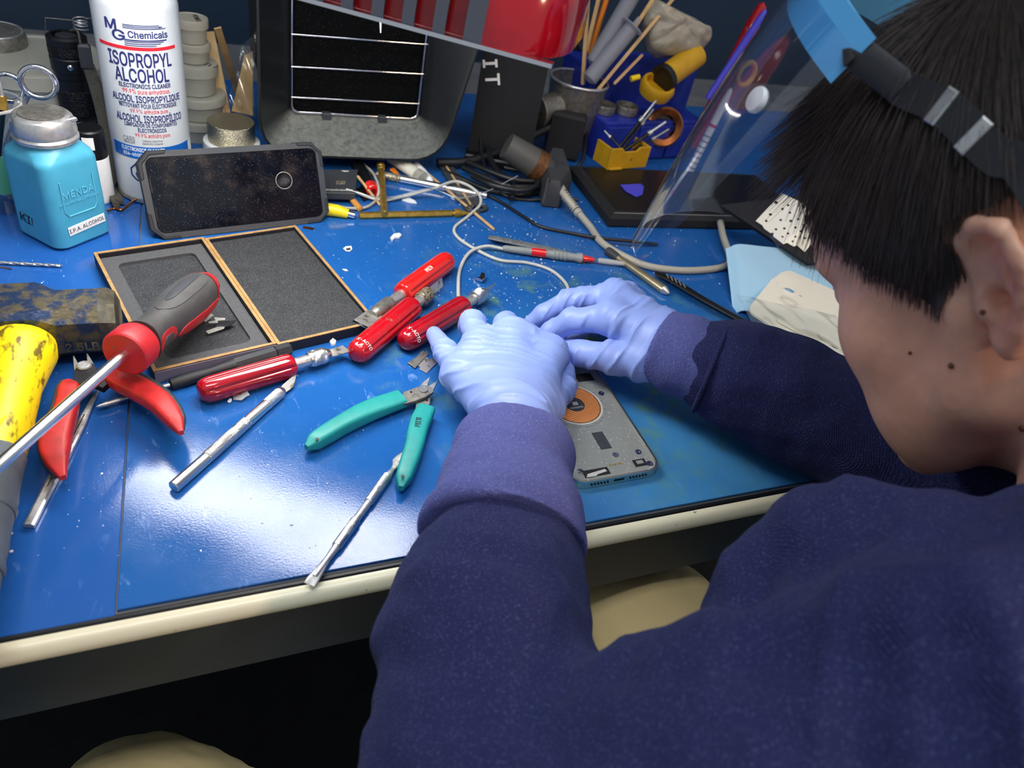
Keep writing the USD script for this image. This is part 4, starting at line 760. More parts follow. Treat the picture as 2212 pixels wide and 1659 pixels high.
line('ELECTRONICS CLEANER', 322, 330, 'paper', .040, xoff=-.009); line('824-450G', 334, 341, 'paper', .018, xoff=-.019)
oz = (zr(356) + zr(396)) / 2; oh = abs(zr(356) - zr(396)) / 2
oct_pts = [(oh * math.cos(a), oh * math.sin(a)) for a in np.radians(np.arange(22.5, 382.5, 45))]
om = trimesh.creation.extrude_polygon(Polygon(oct_pts).buffer(0).difference(Polygon(np.array(oct_pts) * .84)), .00025, engine='earcut').subdivide().subdivide(); om.vertices[:, 0] -= .014; om.vertices[:, 1] += oz
part(can, 'hazard_sign', wrap(om, RC + .00005), M_['ink_blue'], 20, parent=cb)
fl_ = Polygon([(-.35, -.55), (.35, -.55), (.45, -.1), (.2, .25), (.15, -.05), (0, .6), (-.3, .1), (-.45, -.1)]); fm = trimesh.creation.extrude_polygon(shapely.affinity.scale(fl_, oh, oh, origin=(0, 0)), .00025, engine='earcut'); fm.vertices[:, 0] -= .014; fm.vertices[:, 1] += oz
part(can, 'flame_sign', wrap(fm, RC + .00005), M_['ink_blue'], 20, parent=cb)
line('DANGER', 400, 412, 'ink_blue', .022, xoff=.003, bold=False)
# ================================================================ things along the back
def px2m(pt, px): return px * np.dot(np.asarray(pt) - EYE, FW) / FPX
def up_to(b, row): return Hz(b, row)
# flashlight standing on its head
fb = P(186, 318); fbz = 0
ax = frame(fb, (1, 0, 0)); t = thing('flashlight', 'black knurled flashlight standing on its head left of the spray can', 'flashlight', upright(fb, -fb[:2]))
zt = Hz(fb, 78); r = px2m([*fb[:2], zt], 40); zz = lambda row: Hz(fb, row)
part(t, 'head', lathe([(r * 1.02, 0), (r * 1.08, .002), (r * 1.08, zz(255)), (r * .95, zz(250)), (r * .93, zz(242))], 40), M_['black'], 30)
part(t, 'barrel_grip', lathe([(r * .92, zz(243)), (r * .97, zz(240)), (r * .97, zz(190)), (r * .92, zz(187))], 48), mat('knurl_black', '#191a1e', .4, .6, bump=1, bs=900, bdist=.0008, bumpkind='voronoi'), 30)
part(t, 'barrel', lathe([(r * .92, zz(188)), (r * .92, zz(166)), (r * .86, zz(165)), (r * .86, zz(162)), (r * .93, zz(161)), (r * .93, zz(148)), (r * 1.0, zz(147)), (r * 1.0, zz(120)), (r * .95, zz(118)), (r * .95, zz(114))], 40), M_['black'], 30)
part(t, 'tail_knurl', lathe([(r * .95, zz(115)), (r * 1.0, zz(113)), (r * 1.0, zz(96)), (r * .96, zz(94))], 40), '/World/Looks/knurl_black', 30)
part(t, 'tail_cap', lathe([(r * .96, zz(95)), (r * .99, zz(93)), (r * .99, zt), (r * .84, zt + .002), (r * .70, zt + .002), (r * .68, zt - .004), (.0003, zt - .004)], 40), M_['black'], 30)
part(t, 'tail_switch', tf(lathe([(r * .55, -.004), (r * .52, .001), (r * .3, .0022), (.0003, .0024)], 28), move((0, 0, zt))), M_['black_rubber'], 40)
part(t, 'side_button', ball((-.001, -r * .99, zz(133)), .003, (1, .5, 1)), M_['chrome'])
la = thing('wrist_strap', 'grey braided wrist strap hanging from the flashlight tail', 'strap', move(P(240, 430)))
yb = fb[1] - .025
lp = lambda px, py, dy=0: Py(px, py, yb + dy)
part(la, 'cord', tube(spline([lp(152, 66, .02), lp(166, 66, .005), lp(172, 85), lp(176, 105)]), .0011, 8), M_['strap'], world=True)
part(la, 'clip', tf(bx(-.0055, .0055, -.004, .004, -.012, .012, .002), frame(lp(185, 122), (1, 0, 0), nrm(lp(180, 105) - lp(190, 140)))), M_['dark_grey'], world=True, label='grey plastic cord clip')
part(la, 'webbing', tube(spline([lp(190, 140), lp(203, 178, -.002), lp(222, 250, -.012), lp(234, 320, -.03), lp(243, 390, -.06), P(250, 444, .004)]), .0058, 12, .35, up=(0, -1, .0)), M_['strap'], 50, world=True)
part(la, 'webbing', tube(spline([lp(190, 140), lp(207, 180, .004), lp(230, 255, -.002), lp(243, 325, -.02), lp(250, 392, -.05), P(258, 436, .004)]), .0050, 12, .35, up=(0, -1, .0)), M_['strap'], 50, world=True)
# white bottle behind the blue one
wb = P(216, 428); r = px2m(wb, 30); t = thing('bottle', 'small white bottle with a black top between blue bottle and strap', 'bottle', upright(wb, -wb[:2])); z1, z2 = Hz(wb, 335), Hz(wb, 275)
part(t, 'body', lathe([(r * .95, 0), (r, .002), (r, z1), (r * .9, z1 + .001)], 36), M_['white'], 40)
tp = part(t, 'top', lathe([(r * .98, z1), (r * 1.0, z1 + .001), (r * .95, z2 * .98), (r * .85, z2), (.0003, z2)], 36), M_['black'], 40)
part(t, 'label', wrap(tf(bx(-.005, .005, -.006, .006, 0, .0003, .0001).subdivide(), move((-.002, (z1 + z2) / 2 + .003, 0))), r * .99), M_['label_white'], 30, parent=tp)
# big round tub
tb = P(108, 262); r = px2m(tb, 128); t = thing('tub', 'large round translucent tub with a flat lid behind the flashlight', 'tub', upright(tb, -tb[:2])); zl = Hz(tb, 118)
part(t, 'body', lathe([(r * .88, 0), (r * .9, .002), (r * .95, zl - .016), (r * .93, zl - .014), (r * .86, .004), (.0003, .004)], 56), M_['frost'], 40)
part(t, 'lid', lathe([(r * .97, zl - .016), (r * 1.0, zl - .015), (r * 1.0, zl - .001), (r * .98, zl), (r * .90, zl), (r * .88, zl - .0015), (.0003, zl - .0015)], 56), M_['frost'], 40)
# steel-capped jar top left
jb = P(20, 235); r = px2m(jb, 62); t = thing('steel_capped_jar', 'brown glass jar with a hinged steel lid in the far left corner', 'jar', upright(jb, -jb[:2])); zl = Hz(jb, 62)
part(t, 'body', lathe([(r * .9, 0), (r * .92, .002), (r * .92, zl - .02), (r * .8, zl - .016)], 40), mat('brown_glass', '#3a2c20', .15, coat=.4), 40)
cp = part(t, 'cap', lathe([(r * .9, zl - .018), (r * .98, zl - .016), (r, zl - .008), (r * .95, zl - .002), (r * .8, zl), (.0003, zl + .0006)], 48), M_['dull_steel'], 40)
part(t, 'lid_ridge', torus((0, 0, zl - .0012), r * .9, .0012, 48, 6), M_['steel'], parent=cp)
# clear cup with scissors and tools
ub = P(22, 440); r = px2m(ub, 62); t = thing('plastic_cup', 'clear plastic cup at the left edge holding scissors and a brush', 'cup', upright(ub, -ub[:2])); zc_ = Hz(ub, 225)
part(t, 'wall', lathe([(r * .82, .0004), (r * .84, .001), (r * 1.0, zc_), (r * 1.05, zc_ + .001), (r * 1.05, zc_ + .003), (r * .97, zc_ + .003), (r * .81, .003), (.0003, .003)], 48), M_['clear'], 40)
part(t, 'rim', torus((0, 0, zc_ + .002), r * 1.03, .0014, 56, 8), M_['chip_clear'])
part(t, 'label', loft([[(rr_ * math.cos(a), rr_ * math.sin(a), z) for rr_, z in ((r * .90, .022), (r * .905 + .0004, .022), (r * .99 + .0004, zc_ * .62), (r * .985, zc_ * .62))] for a in np.linspace(-1.9, -.6, 24)]), mat('label_green', '#5fb58a', .55), 40, label='pale green wrap-around label')
sc_ = thing('scissors', 'steel scissors standing in the clear cup, one ring handle above the rim', 'scissors', move([*ub[:2], .004]))
c1 = Py(83, 178, ub[1] - .005); rx = px2m(c1, 33); ringv = torus((0, 0, 0), rx, .0024, 40, 10, 'y', (1, 1)); part(sc_, 'ring_handle', tf(ringv, frame(c1, (1, 0, -.25), (.25, 0, 1))), M_['chrome'], 50, world=True)
c2 = Py(18, 190, ub[1] + .012); part(sc_, 'ring_handle', tf(torus((0, 0, 0), rx * .9, .0022, 40, 10, 'y'), frame(c2, (1, 0, .3), (-.3, 0, 1))), M_['chrome'], 50, world=True)
part(sc_, 'shank', tube(spline([c1 + [-rx * .6, 0, -rx * .8], Py(52, 228, ub[1]), ub + [.004, 0, .04], ub + [.002, 0, .006]]), [.003] * 37, 8, .5), M_['steel'], 50, world=True)
part(sc_, 'shank', tube(spline([c2 + [rx * .5, 0, -rx * .8], Py(36, 232, ub[1] + .004), ub + [-.002, .006, .04], ub + [-.004, .006, .006]]), [.003] * 37, 8, .5), M_['steel'], 50, world=True)
b_ = Py(2, 150, ub[1] - .01); t = thing('brush', 'thin steel-stemmed brush with a brass collar leaning in the clear cup', 'brush', move([*ub[:2], .004]))
part(t, 'stem', tube([b_ + [-.004, 0, .03], Py(4, 210, ub[1] - .012)], .0020, 10), M_['steel'], world=True); part(t, 'collar', tube([Py(4, 208, ub[1] - .012), Py(6, 236, ub[1] - .014)], .0038, 12), M_['brass'], world=True); part(t, 'tip', tube([Py(6, 236, ub[1] - .014), ub + [-.01, -.008, .006]], [.0025, .001], 10), M_['black'], world=True)
# stack of little pots right of the can
pot = P(432, 292); zs = [Hz(pot, q) for q in (292, 246, 196, 130, 88, 36)]; rs = [px2m(pot, q) for q in (58, 58, 46, 34, 33)]
names = ['lowest and widest frosted pot in the stack behind the spray can', 'second frosted pot up in the stack behind the spray can', 'middle frosted pot with black marker writing on its lid', 'narrow frosted pot second from the top of the stack', 'top frosted pot of the stack with marker writing on its lid']
for k in range(5):
    z0, z1, r = zs[k], zs[k + 1], rs[k]; h_ = z1 - z0
    t = thing('frosted_pot', names[k], 'pot', move([*pot[:2], z0 + .0002]), group='stacked frosted pots')
    part(t, 'body', lathe([(r * .80, 0), (r * .82, .001), (r * .88, h_ * .62), (.0003, h_ * .62)], 40), M_['frost'], 40)
    ld = part(t, 'lid', lathe([(r * .92, h_ * .60), (r * .98, h_ * .62), (r * 1.0, h_ * .9), (r * .96, h_ * .985), (r * .86, h_ * .985), (r * .84, h_ * .955), (.0003, h_ * .955)], 44), M_['frost'], 40)
    if k in (2, 4): part(t, 'marker_writing', tf(text('SCREW' if k == 2 else 'POWER', r * .30, .0003, False), frame((r * .35, -r * .1, h_ * .957), (.15, -1, 0) if k == 4 else (.6, -.6, 0))), M_['ink_black'], parent=ld)
# knurled-cap jar
kb = P(503, 345); z1, z2 = Hz(kb, 302), Hz(kb, 262); r = px2m([*kb[:2], z2], 49); t = thing('knurled_cap_jar', 'squat white jar with a knurled brushed-metal cap behind the propped phone', 'jar', upright(kb, -kb[:2]))
part(t, 'body', lathe([(r * 1.15, 0), (r * 1.2, .002), (r * 1.24, z1 - .006), (r * 1.2, z1 - .001), (r * .95, z1)], 44), M_['white'], 40)
part(t, 'cap', lathe([(r * .96, z1 - .002), (r * 1.0, z1), (r * 1.0, z2 - .001), (r * .98, z2), (.0003, z2)], 72), mat('knurl_warm', '#cfc4a6', .3, 1, bump=.9, bs=1100, bdist=.0008, bumpkind='voronoi'), 30)
# flat sticks and bag right of the pots
yb = pot[1] + .035
for i, ((x0, y0), (x1, y1), w) in enumerate((((452, 68), (488, 246), .0055), ((498, 150), (470, 60), .004))):
    a, b = Py(x0, y0, yb + .02 * i), Py(x1, y1, yb - .03); b, a = (b, a) if a[2] > b[2] else (a, b); b2 = b + (b - a) * min(1.2, max(0, (b[2] - .004) / max(a[2] - b[2], .02))); fx = b2 - a
    solo('wooden_stick', ['broad flat wooden stick leaning beside the pot stack', 'narrow wooden stick crossing behind the broad one by the pots'][i], 'stick', tf(bx(0, np.linalg.norm(fx), -w, w, -.001, .001, .0004), frame(a, fx, (0, -1, .2))), M_['wood'])
v = []; n1, n2 = 14, 22; t = thing('zip_bag', 'clear plastic bag with beige strips standing left of the black hood', 'bag', move(P(520, 300)))
def sheet(f_, n1, n2, th=.0006):
    g = np.array([[f_(i / (n1 - 1), j / (n2 - 1)) for j in range(n2)] for i in range(n1)]); nx = np.cross(np.gradient(g, axis=0), np.gradient(g, axis=1)); nx /= np.linalg.norm(nx, axis=-1, keepdims=True) + 1e-12
    v = np.vstack([(g + nx * th / 2).reshape(-1, 3), (g - nx * th / 2).reshape(-1, 3)]); k = n1 * n2; f = []
    for i in range(n1 - 1):
        for j in range(n2 - 1):
            a, b, c, d = i * n2 + j, (i + 1) * n2 + j, (i + 1) * n2 + j + 1, i * n2 + j + 1; f += [(a, b, c), (a, c, d), (k + a, k + c, k + b), (k + a, k + d, k + c)]
    e = [(i, 0) for i in range(n1)] + [(n1 - 1, j) for j in range(1, n2)] + [(i, n2 - 1) for i in range(n1 - 2, -1, -1)] + [(0, j) for j in range(n2 - 2, 0, -1)]; e = [i * n2 + j for i, j in e]
    for p_, q_ in zip(e, e[1:] + e[:1]): f += [(p_, k + p_, q_), (q_, k + p_, k + q_)]
    m = trimesh.Trimesh(v, f, process=False); return m
def bil(a, b, c, d): return lambda u, w: (1 - u) * (1 - w) * a + u * (1 - w) * b + u * w * c + (1 - u) * w * d
ya = P(520, 300)[1]
q = [Py(492, 235, ya), Py(548, 250, ya), Py(552, 60, ya + .03), Py(520, 110, ya + .03)]; bf = bil(*q)
part(t, 'film', sheet(lambda u, w: bf(u, w) + np.array([0, .008 * math.sin(5 * u + 7 * w), 0]), 14, 20), M_['bag'], 60, world=True)
q2 = [Py(500, 240, ya + .012), Py(546, 250, ya + .012), Py(546, 110, ya + .035), Py(528, 120, ya + .035)]; bf2 = bil(*q2); part(t, 'beige_strip', sheet(lambda u, w: bf2(u, w), 6, 8, .0012), M_['wood'], 60, world=True)
# wire stand / spring at the top left
t = thing('spring_clip', 'thin bent wire with a small spring coil in front of the dark back wall', 'wire', move(P(150, 90, .0)))
ys = 1.05; part(t, 'wire', tube([Py(98, 200, ys), Py(98, 38, ys), Py(158, 44, ys)], .0006, 8), M_['dull_steel'], world=True); part(t, 'wire', tube([Py(186, 40, ys), Py(212, 38, ys), Py(214, 200, ys)], .0006, 8), M_['dull_steel'], world=True)
cc = Py(173, 48, ys); part(t, 'spring', tube([cc + [.0075 * math.cos(a), .0075 * math.sin(a), .0045 - .0013 * a / 2.1] for a in np.linspace(0, 6 * math.pi, 70)], .0007, 8), M_['steel'], world=True)
# fume extractor hood
ex = thing('fume_extractor', 'black fume extractor hood with a wire guard over a foam filter', 'fume extractor', move(P(770, 335)))
yR = P(770, 345, .022)[1]; yI = yR + .055
o_ = [Py(558, -60, yR + .01), Py(566, 330, yR), Py(950, 345, yR), Py(1052, 40, yR + .01)]
O = np.array(o_); O[0] = O[1] + (O[0] - O[1]) * 1.25; O[3] = O[2] + (O[3] - O[2]) * 1.6; O[0][2] = O[3][2] = max(O[0][2], O[3][2])
I = np.array([Py(628, -120, yI), Py(627, 243, yI), Py(902, 258, yI), Py(944, -120, yI)]); I[0][2] = I[3][2] = O[0][2] - .02
def rounded(c4, r, n=7):
    out = []
    for i in range(4):
        p0, p, p2 = c4[i - 1], c4[i], c4[(i + 1) % 4]; a, b = p + nrm(p0 - p) * r, p + nrm(p2 - p) * r
        for t_ in np.linspace(0, 1, n): out.append((1 - t_) ** 2 * a + 2 * t_ * (1 - t_) * p + t_ * t_ * b)
    return np.array(out)
Or, Ir = rounded(O, .040), rounded(I, .008); oc_, ic = O.mean(0), I.mean(0)
lip = Or + (Or - oc_) / np.linalg.norm(Or - oc_, axis=1, keepdims=True) * .003
bk = lip + np.array([0, .006, 0]); rings = [bk, lip + [0, -.001, 0], Or + [0, -.0015, 0], Or + (Ir - Or) * .08, Or + (Ir - Or) * .5 + (np.array([0, .004, 0])), Ir, Ir + [0, .012, 0]]
part(ex, 'hood', loft(rings, False), M_['hood'], 45, world=True, label='flared black plastic hood')
shell_ = [Ir + [0, .012, 0], (Ir - ic) * 1.02 + ic + [0, .012, 0], (Ir - ic) * 1.04 + ic + [0, .03, 0], (Or - oc_) * .88 + ic + [0, .05, 0], (Or - oc_) * .88 + ic + [0, .16, 0]]
part(ex, 'housing', loft(shell_, True), M_['black_matte'], 40, world=True)
part(ex, 'rear_flare', loft([bk, Or + (Ir - Or) * .5 + [0, .010, 0], (Ir - ic) * 1.03 + ic + [0, .013, 0]], False), M_['black_matte'], 45, world=True)
part(ex, 'filter', loft([(Ir - ic) * .995 + ic + [0, .004, 0], (Ir - ic) * .995 + ic + [0, .011, 0]]), M_['filter'], 30, world=True, label='black foam filter')
gy = np.array([0, -.002, 0]); inset = (Ir - ic) * .97 + ic + gy
gp = rounded((I - ic) * [1, 1, 1] * .985 + ic + gy, .010, 6)
part(ex, 'guard_frame', tube(np.vstack([gp, gp[:1]]), .0016, 8, cap=False), M_['chrome'], 60, world=True, label='bright wire guard frame')
for r0_, r1_ in ((74, 96), (144, 160), (210, 224)):
    a = Py(629, r0_, yI - .003); b = Py(903 + (250 - r1_) * .14, r1_, yI - .003); part(ex, 'guard_wire', tube([a, b], .0011, 8), M_['chrome'], 60, world=True)
for px in (705, 825):
    c_ = Py(px, 250 + (px - 705) * .06, yI - .004); part(ex, 'guard_clip', tf(bx(-.005, .005, -.004, .004, -.004, .004, .001), move(c_)), M_['dark_grey'], world=True)
part(ex, 'stand', bx(I[1][0] + .01, I[2][0] - .01, yI + .06, yI + .20, -.0005, .022, .004), M_['black_matte'], world=True)
# ---- bench lamp
LX = nrm((.82, -.58, 0)); LY = np.array([.58, .82, 0.0]); LE = P(1208, 146, .276)
M = np.eye(4); M[:3, 0], M[:3, 1], M[:3, 2], M[:3, 3] = LX, LY, (0, 0, 1), LE
lamp = thing('bench_lamp', 'low bench lamp with a chrome slotted housing and a glossy red end', 'lamp', M)
LL, LW, LH = .40, .115, .068; endc = .047
def prof(s=1.0, g=0.0): # cross-section in local y,z: rounded hood open below
    hp_ = [(0, 0), (0, .005), (.002, .016), (.006, .028), (.012, .039), (.021, .049), (.033, .057), (.046, .061)]; pts = hp_ + [(LW - y, z) for y, z in hp_[::-1]]
    return [(LW / 2 + (y - LW / 2) * s, z * s + g) for y, z in pts]
def hoodx(x0, x1, s0=1, s1=1, th=.0018, steps=2):
    rings = []
    for x, s in ((x0, s0), (x1, s1)):
        o_ = prof(s); i_ = [(LW / 2 + (y - LW / 2) * (1 - 2 * th / LW), z * (1 - th / LH)) for y, z in o_][::-1]; rings.append([(x, y, z) for y, z in o_ + i_])
    return loft(rings)
chr_ = hoodx(-LL, -endc); slots = []
for k in range(18):
    x = -endc - .0165 - .0187 * k
    s = slab(rrect(.0112, .074, .0055, 6), -.03, .03, .001); slots.append(tf(s, frame((x, .007, .037), (1, 0, .0), (0, -.80, .60))))
part(lamp, 'chrome_cover', cut(chr_, *slots), M_['chrome_dark'], 40, label='chrome cover with a row of slots')
part(lamp, 'inner_shell', hoodx(-LL + .001, -endc - .001, .90, .90), M_['red_dark'], 40, label='dark red inner shell behind the slots')
part(lamp, 'end_cap', loft([[(x, LW / 2 + (y - LW / 2) * s, z * sz) for y, z in prof()] for x, s, sz in ((-endc, 1.0, 1.02), (-endc + .003, 1.03, 1.05), (-.036, 1.02, 1.04), (-.026, .985, 1.0), (-.016, .90, .93), (-.008, .77, .80), (-.003, .60, .64), (0, .40, .42))]), M_['red_gloss'], 50, label='glossy red end cap')
part(lamp, 'rim', loft([[(x, y, z) for y, z in ((-.0020, -.0012), (.004, -.0012), (.004, .0012), (-.0020, .0012))] for x in (-LL, -.004)]), M_['chrome'], 20)
part(lamp, 'diffuser', bx(-LL + .012, -endc - .004, .010, LW - .010, -.0015, .0005, .0004), mat('lamp_glow', '#ffffff', .5, emit=('#f8f6f0', LAMP_POWER)), 20, label='lit white diffuser panel')
part(lamp, 'arm', tube(spline([(-LL * .6, LW / 2, .056), (-LL * .6, LW / 2, .14), (-LL * .6, LW / 2 + .05, .34), (-LL * .55, LW + .42, .62)]), .009, 14), M_['chrome'], 60)
part(lamp, 'arm_clamp', bx(-LL * .6 - .016, -LL * .6 + .016, LW / 2 - .016, LW / 2 + .016, .058, .082, .004), M_['black'])
wz = lamp.inv @ np.append(Py(822, 42, yI - .12), 1); part(lamp, 'wire_tail', tube([wz[:3] + [0, 0, .03], wz[:3], wz[:3] + [.001, 0, -.012]], [.0014, .0014, .0007], 8), M_['white'])
# ================================================================ cables and clutter to the right of the hood
def cable(name, label, pts, r, mat_, cat_='cable', n=10, group=None):
    q = [P(*p) if isinstance(p, tuple) else p for p in pts]; return solo(name, label, cat_, tube(spline(q, 14), r, n), M_[mat_], 60, group=group)
def stick(name, label, cat_, a, b, r, mat_, sides=12, taper=1, group=None):
    return solo(name, label, cat_, tube([a, a + (b - a) * .02, b - (b - a) * .02, b], [r * .7, r, r * taper, r * .6 * taper], sides), M_[mat_], 40, group=group)
# brass tool
a, b = P(776, 466, .0035), P(975, 461, .0035); t = thing('brass_tool', 'T-shaped hexagonal brass tool lying on the mat behind the case lid', 'brass tool', frame(a, b - a)); n = np.linalg.norm(b - a)
part(t, 'bar', rodx([(0, .0032), (.0008, .0040), (n - .0008, .0040), (n, .0032)], 6), M_['brass'], 15)
part(t, 'nozzle', rodx([(n, .0025), (n + .003, .0025), (n + .0032, .0052), (n + .010, .0052), (n + .013, .0035), (n + .021, .0012), (n + .024, .0006), (n + .034, .0005)], 24), M_['brass'], 30)
c1 = P(830, 470, .0035); c2 = P(823, 362, .012); part(t, 'cross_bar', tube([c1 + [0, 0, .004], c2], [.0040, .0036], 6), M_['brass'], 15, world=True)
for k, rr_ in ((0, .0045), (.007, .0048)): part(t, 'knob', ball(c2 + (c2 - c1) / np.linalg.norm(c2 - c1) * (k - .003), rr_), M_['brass'], 60, world=True)
part(t, 'rivet', ball(c1 + [0, 0, .0078], .0022, (1, 1, .5)), M_['brass'], 60, world=True)
# silver knife at the back
a, b = P(1052, 423, .0045), P(812, 376, .0045); d = b - a; n = np.linalg.norm(d); t = thing('metal_craft_knife', 'bright silver craft knife lying across the clutter below the fume hood', 'knife', frame(a, d))
part(t, 'handle', rodx([(0, .0006), (0, .0038), (.001, .0045), (n - .030, .0045)], 28), M_['bright_steel'], 30); part(t, 'collet', rodx([(n - .030, .0045), (n - .028, .0049), (n - .004, .0049), (n, .003), (n, .0005)], 28), M_['grimy'], 30)
part(t, 'blade', plate([(n - .003, -.002), (n + .003, -.0035), (n + .012, -.0035), (n + .026, .003), (n, .0035)], .0006), M_['blade'], smooth=False)
# memory-card box etc.
t = thing('card_box', 'flat dark grey boxed card with small print right of the propped phone', 'box', move(P(740, 390)))
g = [P(x, y, .014)[:2] for x, y in ((700, 366), (773, 366), (767, 418), (700, 416))]; bx_ = part(t, 'box', slab(g, .006, .0142, .0006), M_['dark_grey'], 20, world=True)
fx = P(765, 412, .0144) - P(715, 411, .0144); part(t, 'lettering', tf(text('electronics', .0042, .0002), frame(P(733, 411, .0143), -fx)), M_['light_grey'], world=True, parent=bx_)
part(t, 'lettering', tf(text('TEST', .0024, .0002), frame(P(746, 370, .0143), fx)), M_['paper'], world=True, parent=bx_)
part(t, 'print_block', slab([P(x, y, .0143)[:2] for x, y in ((726, 390), (747, 390), (746, 398), (726, 398))], .0141, .0144, .0001), M_['grimy'], world=True, parent=bx_)
part(t, 'paper_edge', slab([P(x, y, .0)[:2] for x, y in ((700, 412), (768, 414), (764, 420), (700, 420))], .0045, .0058, .0003), M_['paper'], world=True)
a, b = P(806, 413, .0075), P(782, 372, .0075); t = thing('tube_marker', 'black marker with a red end cap in the clutter beside the brass tool', 'marker', frame(a, b - a)); n = np.linalg.norm(b - a)
part(t, 'cap', rodx([(0, .003), (0, .0062), (.001, .0072), (.010, .0074), (.012, .0074)], 28), M_['red_bright'], 40); part(t, 'cap_recess', rodx([(-.0003, .0003), (-.0003, .0034), (.001, .0034)], 20), M_['red_dark'], 40); part(t, 'barrel', rodx([(.012, .0070), (n + .02, .0070), (n + .02, .0005)], 28), M_['black'], 40)
t = thing('black_card', 'flat black plastic card under the red-capped marker', 'card', move(P(800, 430))); part(t, 'card', slab([P(x, y)[:2] for x, y in ((768, 412), (790, 400), (815, 422), (785, 437))], .0003, .0024, .0004), M_['black'], world=True)
a, b = P(778, 452, .0035), P(745, 412, .0045); t = stick('wooden_stick', 'short orange wooden rod with a rounded end below the card box', 'stick', a, b, .0035, 'wood_orange', taper=1)
a, b = P(820, 440, .003), P(792, 414, .006)
stick('wooden_stick', 'pale thin wooden stick beside the red-capped marker', 'stick', P(822, 444, .0016), P(772, 380, .015), .0016, 'wood')
t = thing('taped_adapter', 'yellow-taped metal-ended adapter by the corner of the propped phone', 'adapter', move(P(735, 460))); a, b = P(752, 462, .005), P(705, 452, .007)
part(t, 'tape', tube([a, (a + b) / 2 + [0, 0, .001], b], [.0050, .0066, .0068], 14), M_['yellow_tape'], 30, world=True); d = nrm(a - b); part(t, 'metal_end', tube([a, a + d * .007], [.0036, .0034], 16), M_['chrome'], 30, world=True)
t = thing('glue_tube', 'white printed glue tube with a clouded cap under the fume hood', 'tube', move(P(880, 375))); a, b = P(902, 378, .008), P(850, 340, .011); d = nrm(a - b)
part(t, 'body', tube([a, b], [.0085, .010], 20, .8), M_['off_white'], 40, world=True); part(t, 'cap', tube([a, a + d * .010], [.0085, .0085], 24), M_['frost'], 30, world=True)
part(t, 'orange_print', tube([P(848, 366, .006), P(866, 385, .004)], [.004, .002], 10, .6), M_['orange'], 40, world=True)
t = thing('dropper', 'white dropper nozzle pointing forward beside the glue tube', 'dropper', move(P(915, 385))); part(t, 'nozzle', tube([P(898, 360, .008), P(912, 374, .007), P(930, 390, .0045), P(934, 394, .004)], [.0062, .0062, .0038, .0018], 18), M_['white'], 50, world=True)
stick('cotton_swab', 'long wooden swab stick lying diagonally in front of the cable coil', 'stick', P(1068, 496, .0015), P(903, 358, .006), .0017, 'wood')
stick('cotton_swab', 'second wooden swab stick crossing under the silver craft knife', 'stick', P(1020, 447, .0030), P(962, 356, .006), .0014, 'wood')
t = thing('black_spudger', 'flat black plastic pry tool with an eyelet lying under the swab sticks', 'pry tool', move(P(990, 420)))
part(t, 'body', sheet(bil(P(945, 352, .005), P(970, 350, .005), P(1040, 440, .002), P(1005, 455, .002)), 6, 4, .0022), M_['dark_grey'], 30, world=True); part(t, 'eyelet', tf(torus((0, 0, 0), .008, .0022, 30, 8, 'z', (1.5, .8)), frame(P(1030, 450, .0028), (1, .2, 0))), M_['dark_grey'], 50, world=True)
# thin grey wire with its loop, running to the probe
cable('probe_wire', 'thin pale grey wire snaking from the propped phone past the brass tool to the probe', [(705, 396, .006), (760, 412, .006), (820, 432, .004), (870, 425, .004), (935, 408, .012), (985, 392, .014), (1028, 412, .012), (1038, 440, .006), (1010, 468, .002), (982, 492, .002), (990, 514, .002), (1030, 540, .0022), (1080, 562, .0022), (1140, 568, .002), (1190, 584, .002), (1222, 612, .002), (1230, 640, .003)], .0017, 'light_grey', 'wire')
cable('probe_lead', 'pale grey lead curling from the probe down behind the left glove', [(1088, 538, .004), (1050, 532, .006), (1015, 545, .004), (994, 580, .002), (990, 620, .002), (993, 655, .002), (1010, 680, .003), (1060, 706, .003)], .0018, 'light_grey', 'wire')
cable('wire_loop', 'grey wire loop looping under the red-capped marker and brass tool', [(785, 354, .006), (806, 375, .010), (818, 405, .012), (812, 432, .004), (790, 448, .003), (760, 450, .003), (735, 447, .003)], .0016, 'cable_grey', 'wire')
cable('bare_wire', 'shiny thin bare wire arching over the silver craft knife', [(748, 408, .015), (800, 424, .012), (850, 425, .008), (925, 408, .016), (955, 415, .012), (985, 427, .010), (1020, 424, .010), (1060, 410, .012), (1118, 380, .022)], .0007, 'steel', 'wire', 8)
cable('copper_wire', 'kinked copper wire beside the blue bottle', [(232, 455, .001), (248, 450, .001), (262, 453, .002), (285, 436, .003), (308, 421, .006)], .0011, 'copper', 'wire', 8)
solo('copper_strip', 'short copper foil strip at the far corner of the case lid', 'strip', tube([P(655, 490, .001), P(678, 494, .001)], .0022, 8, .2), M_['copper'])
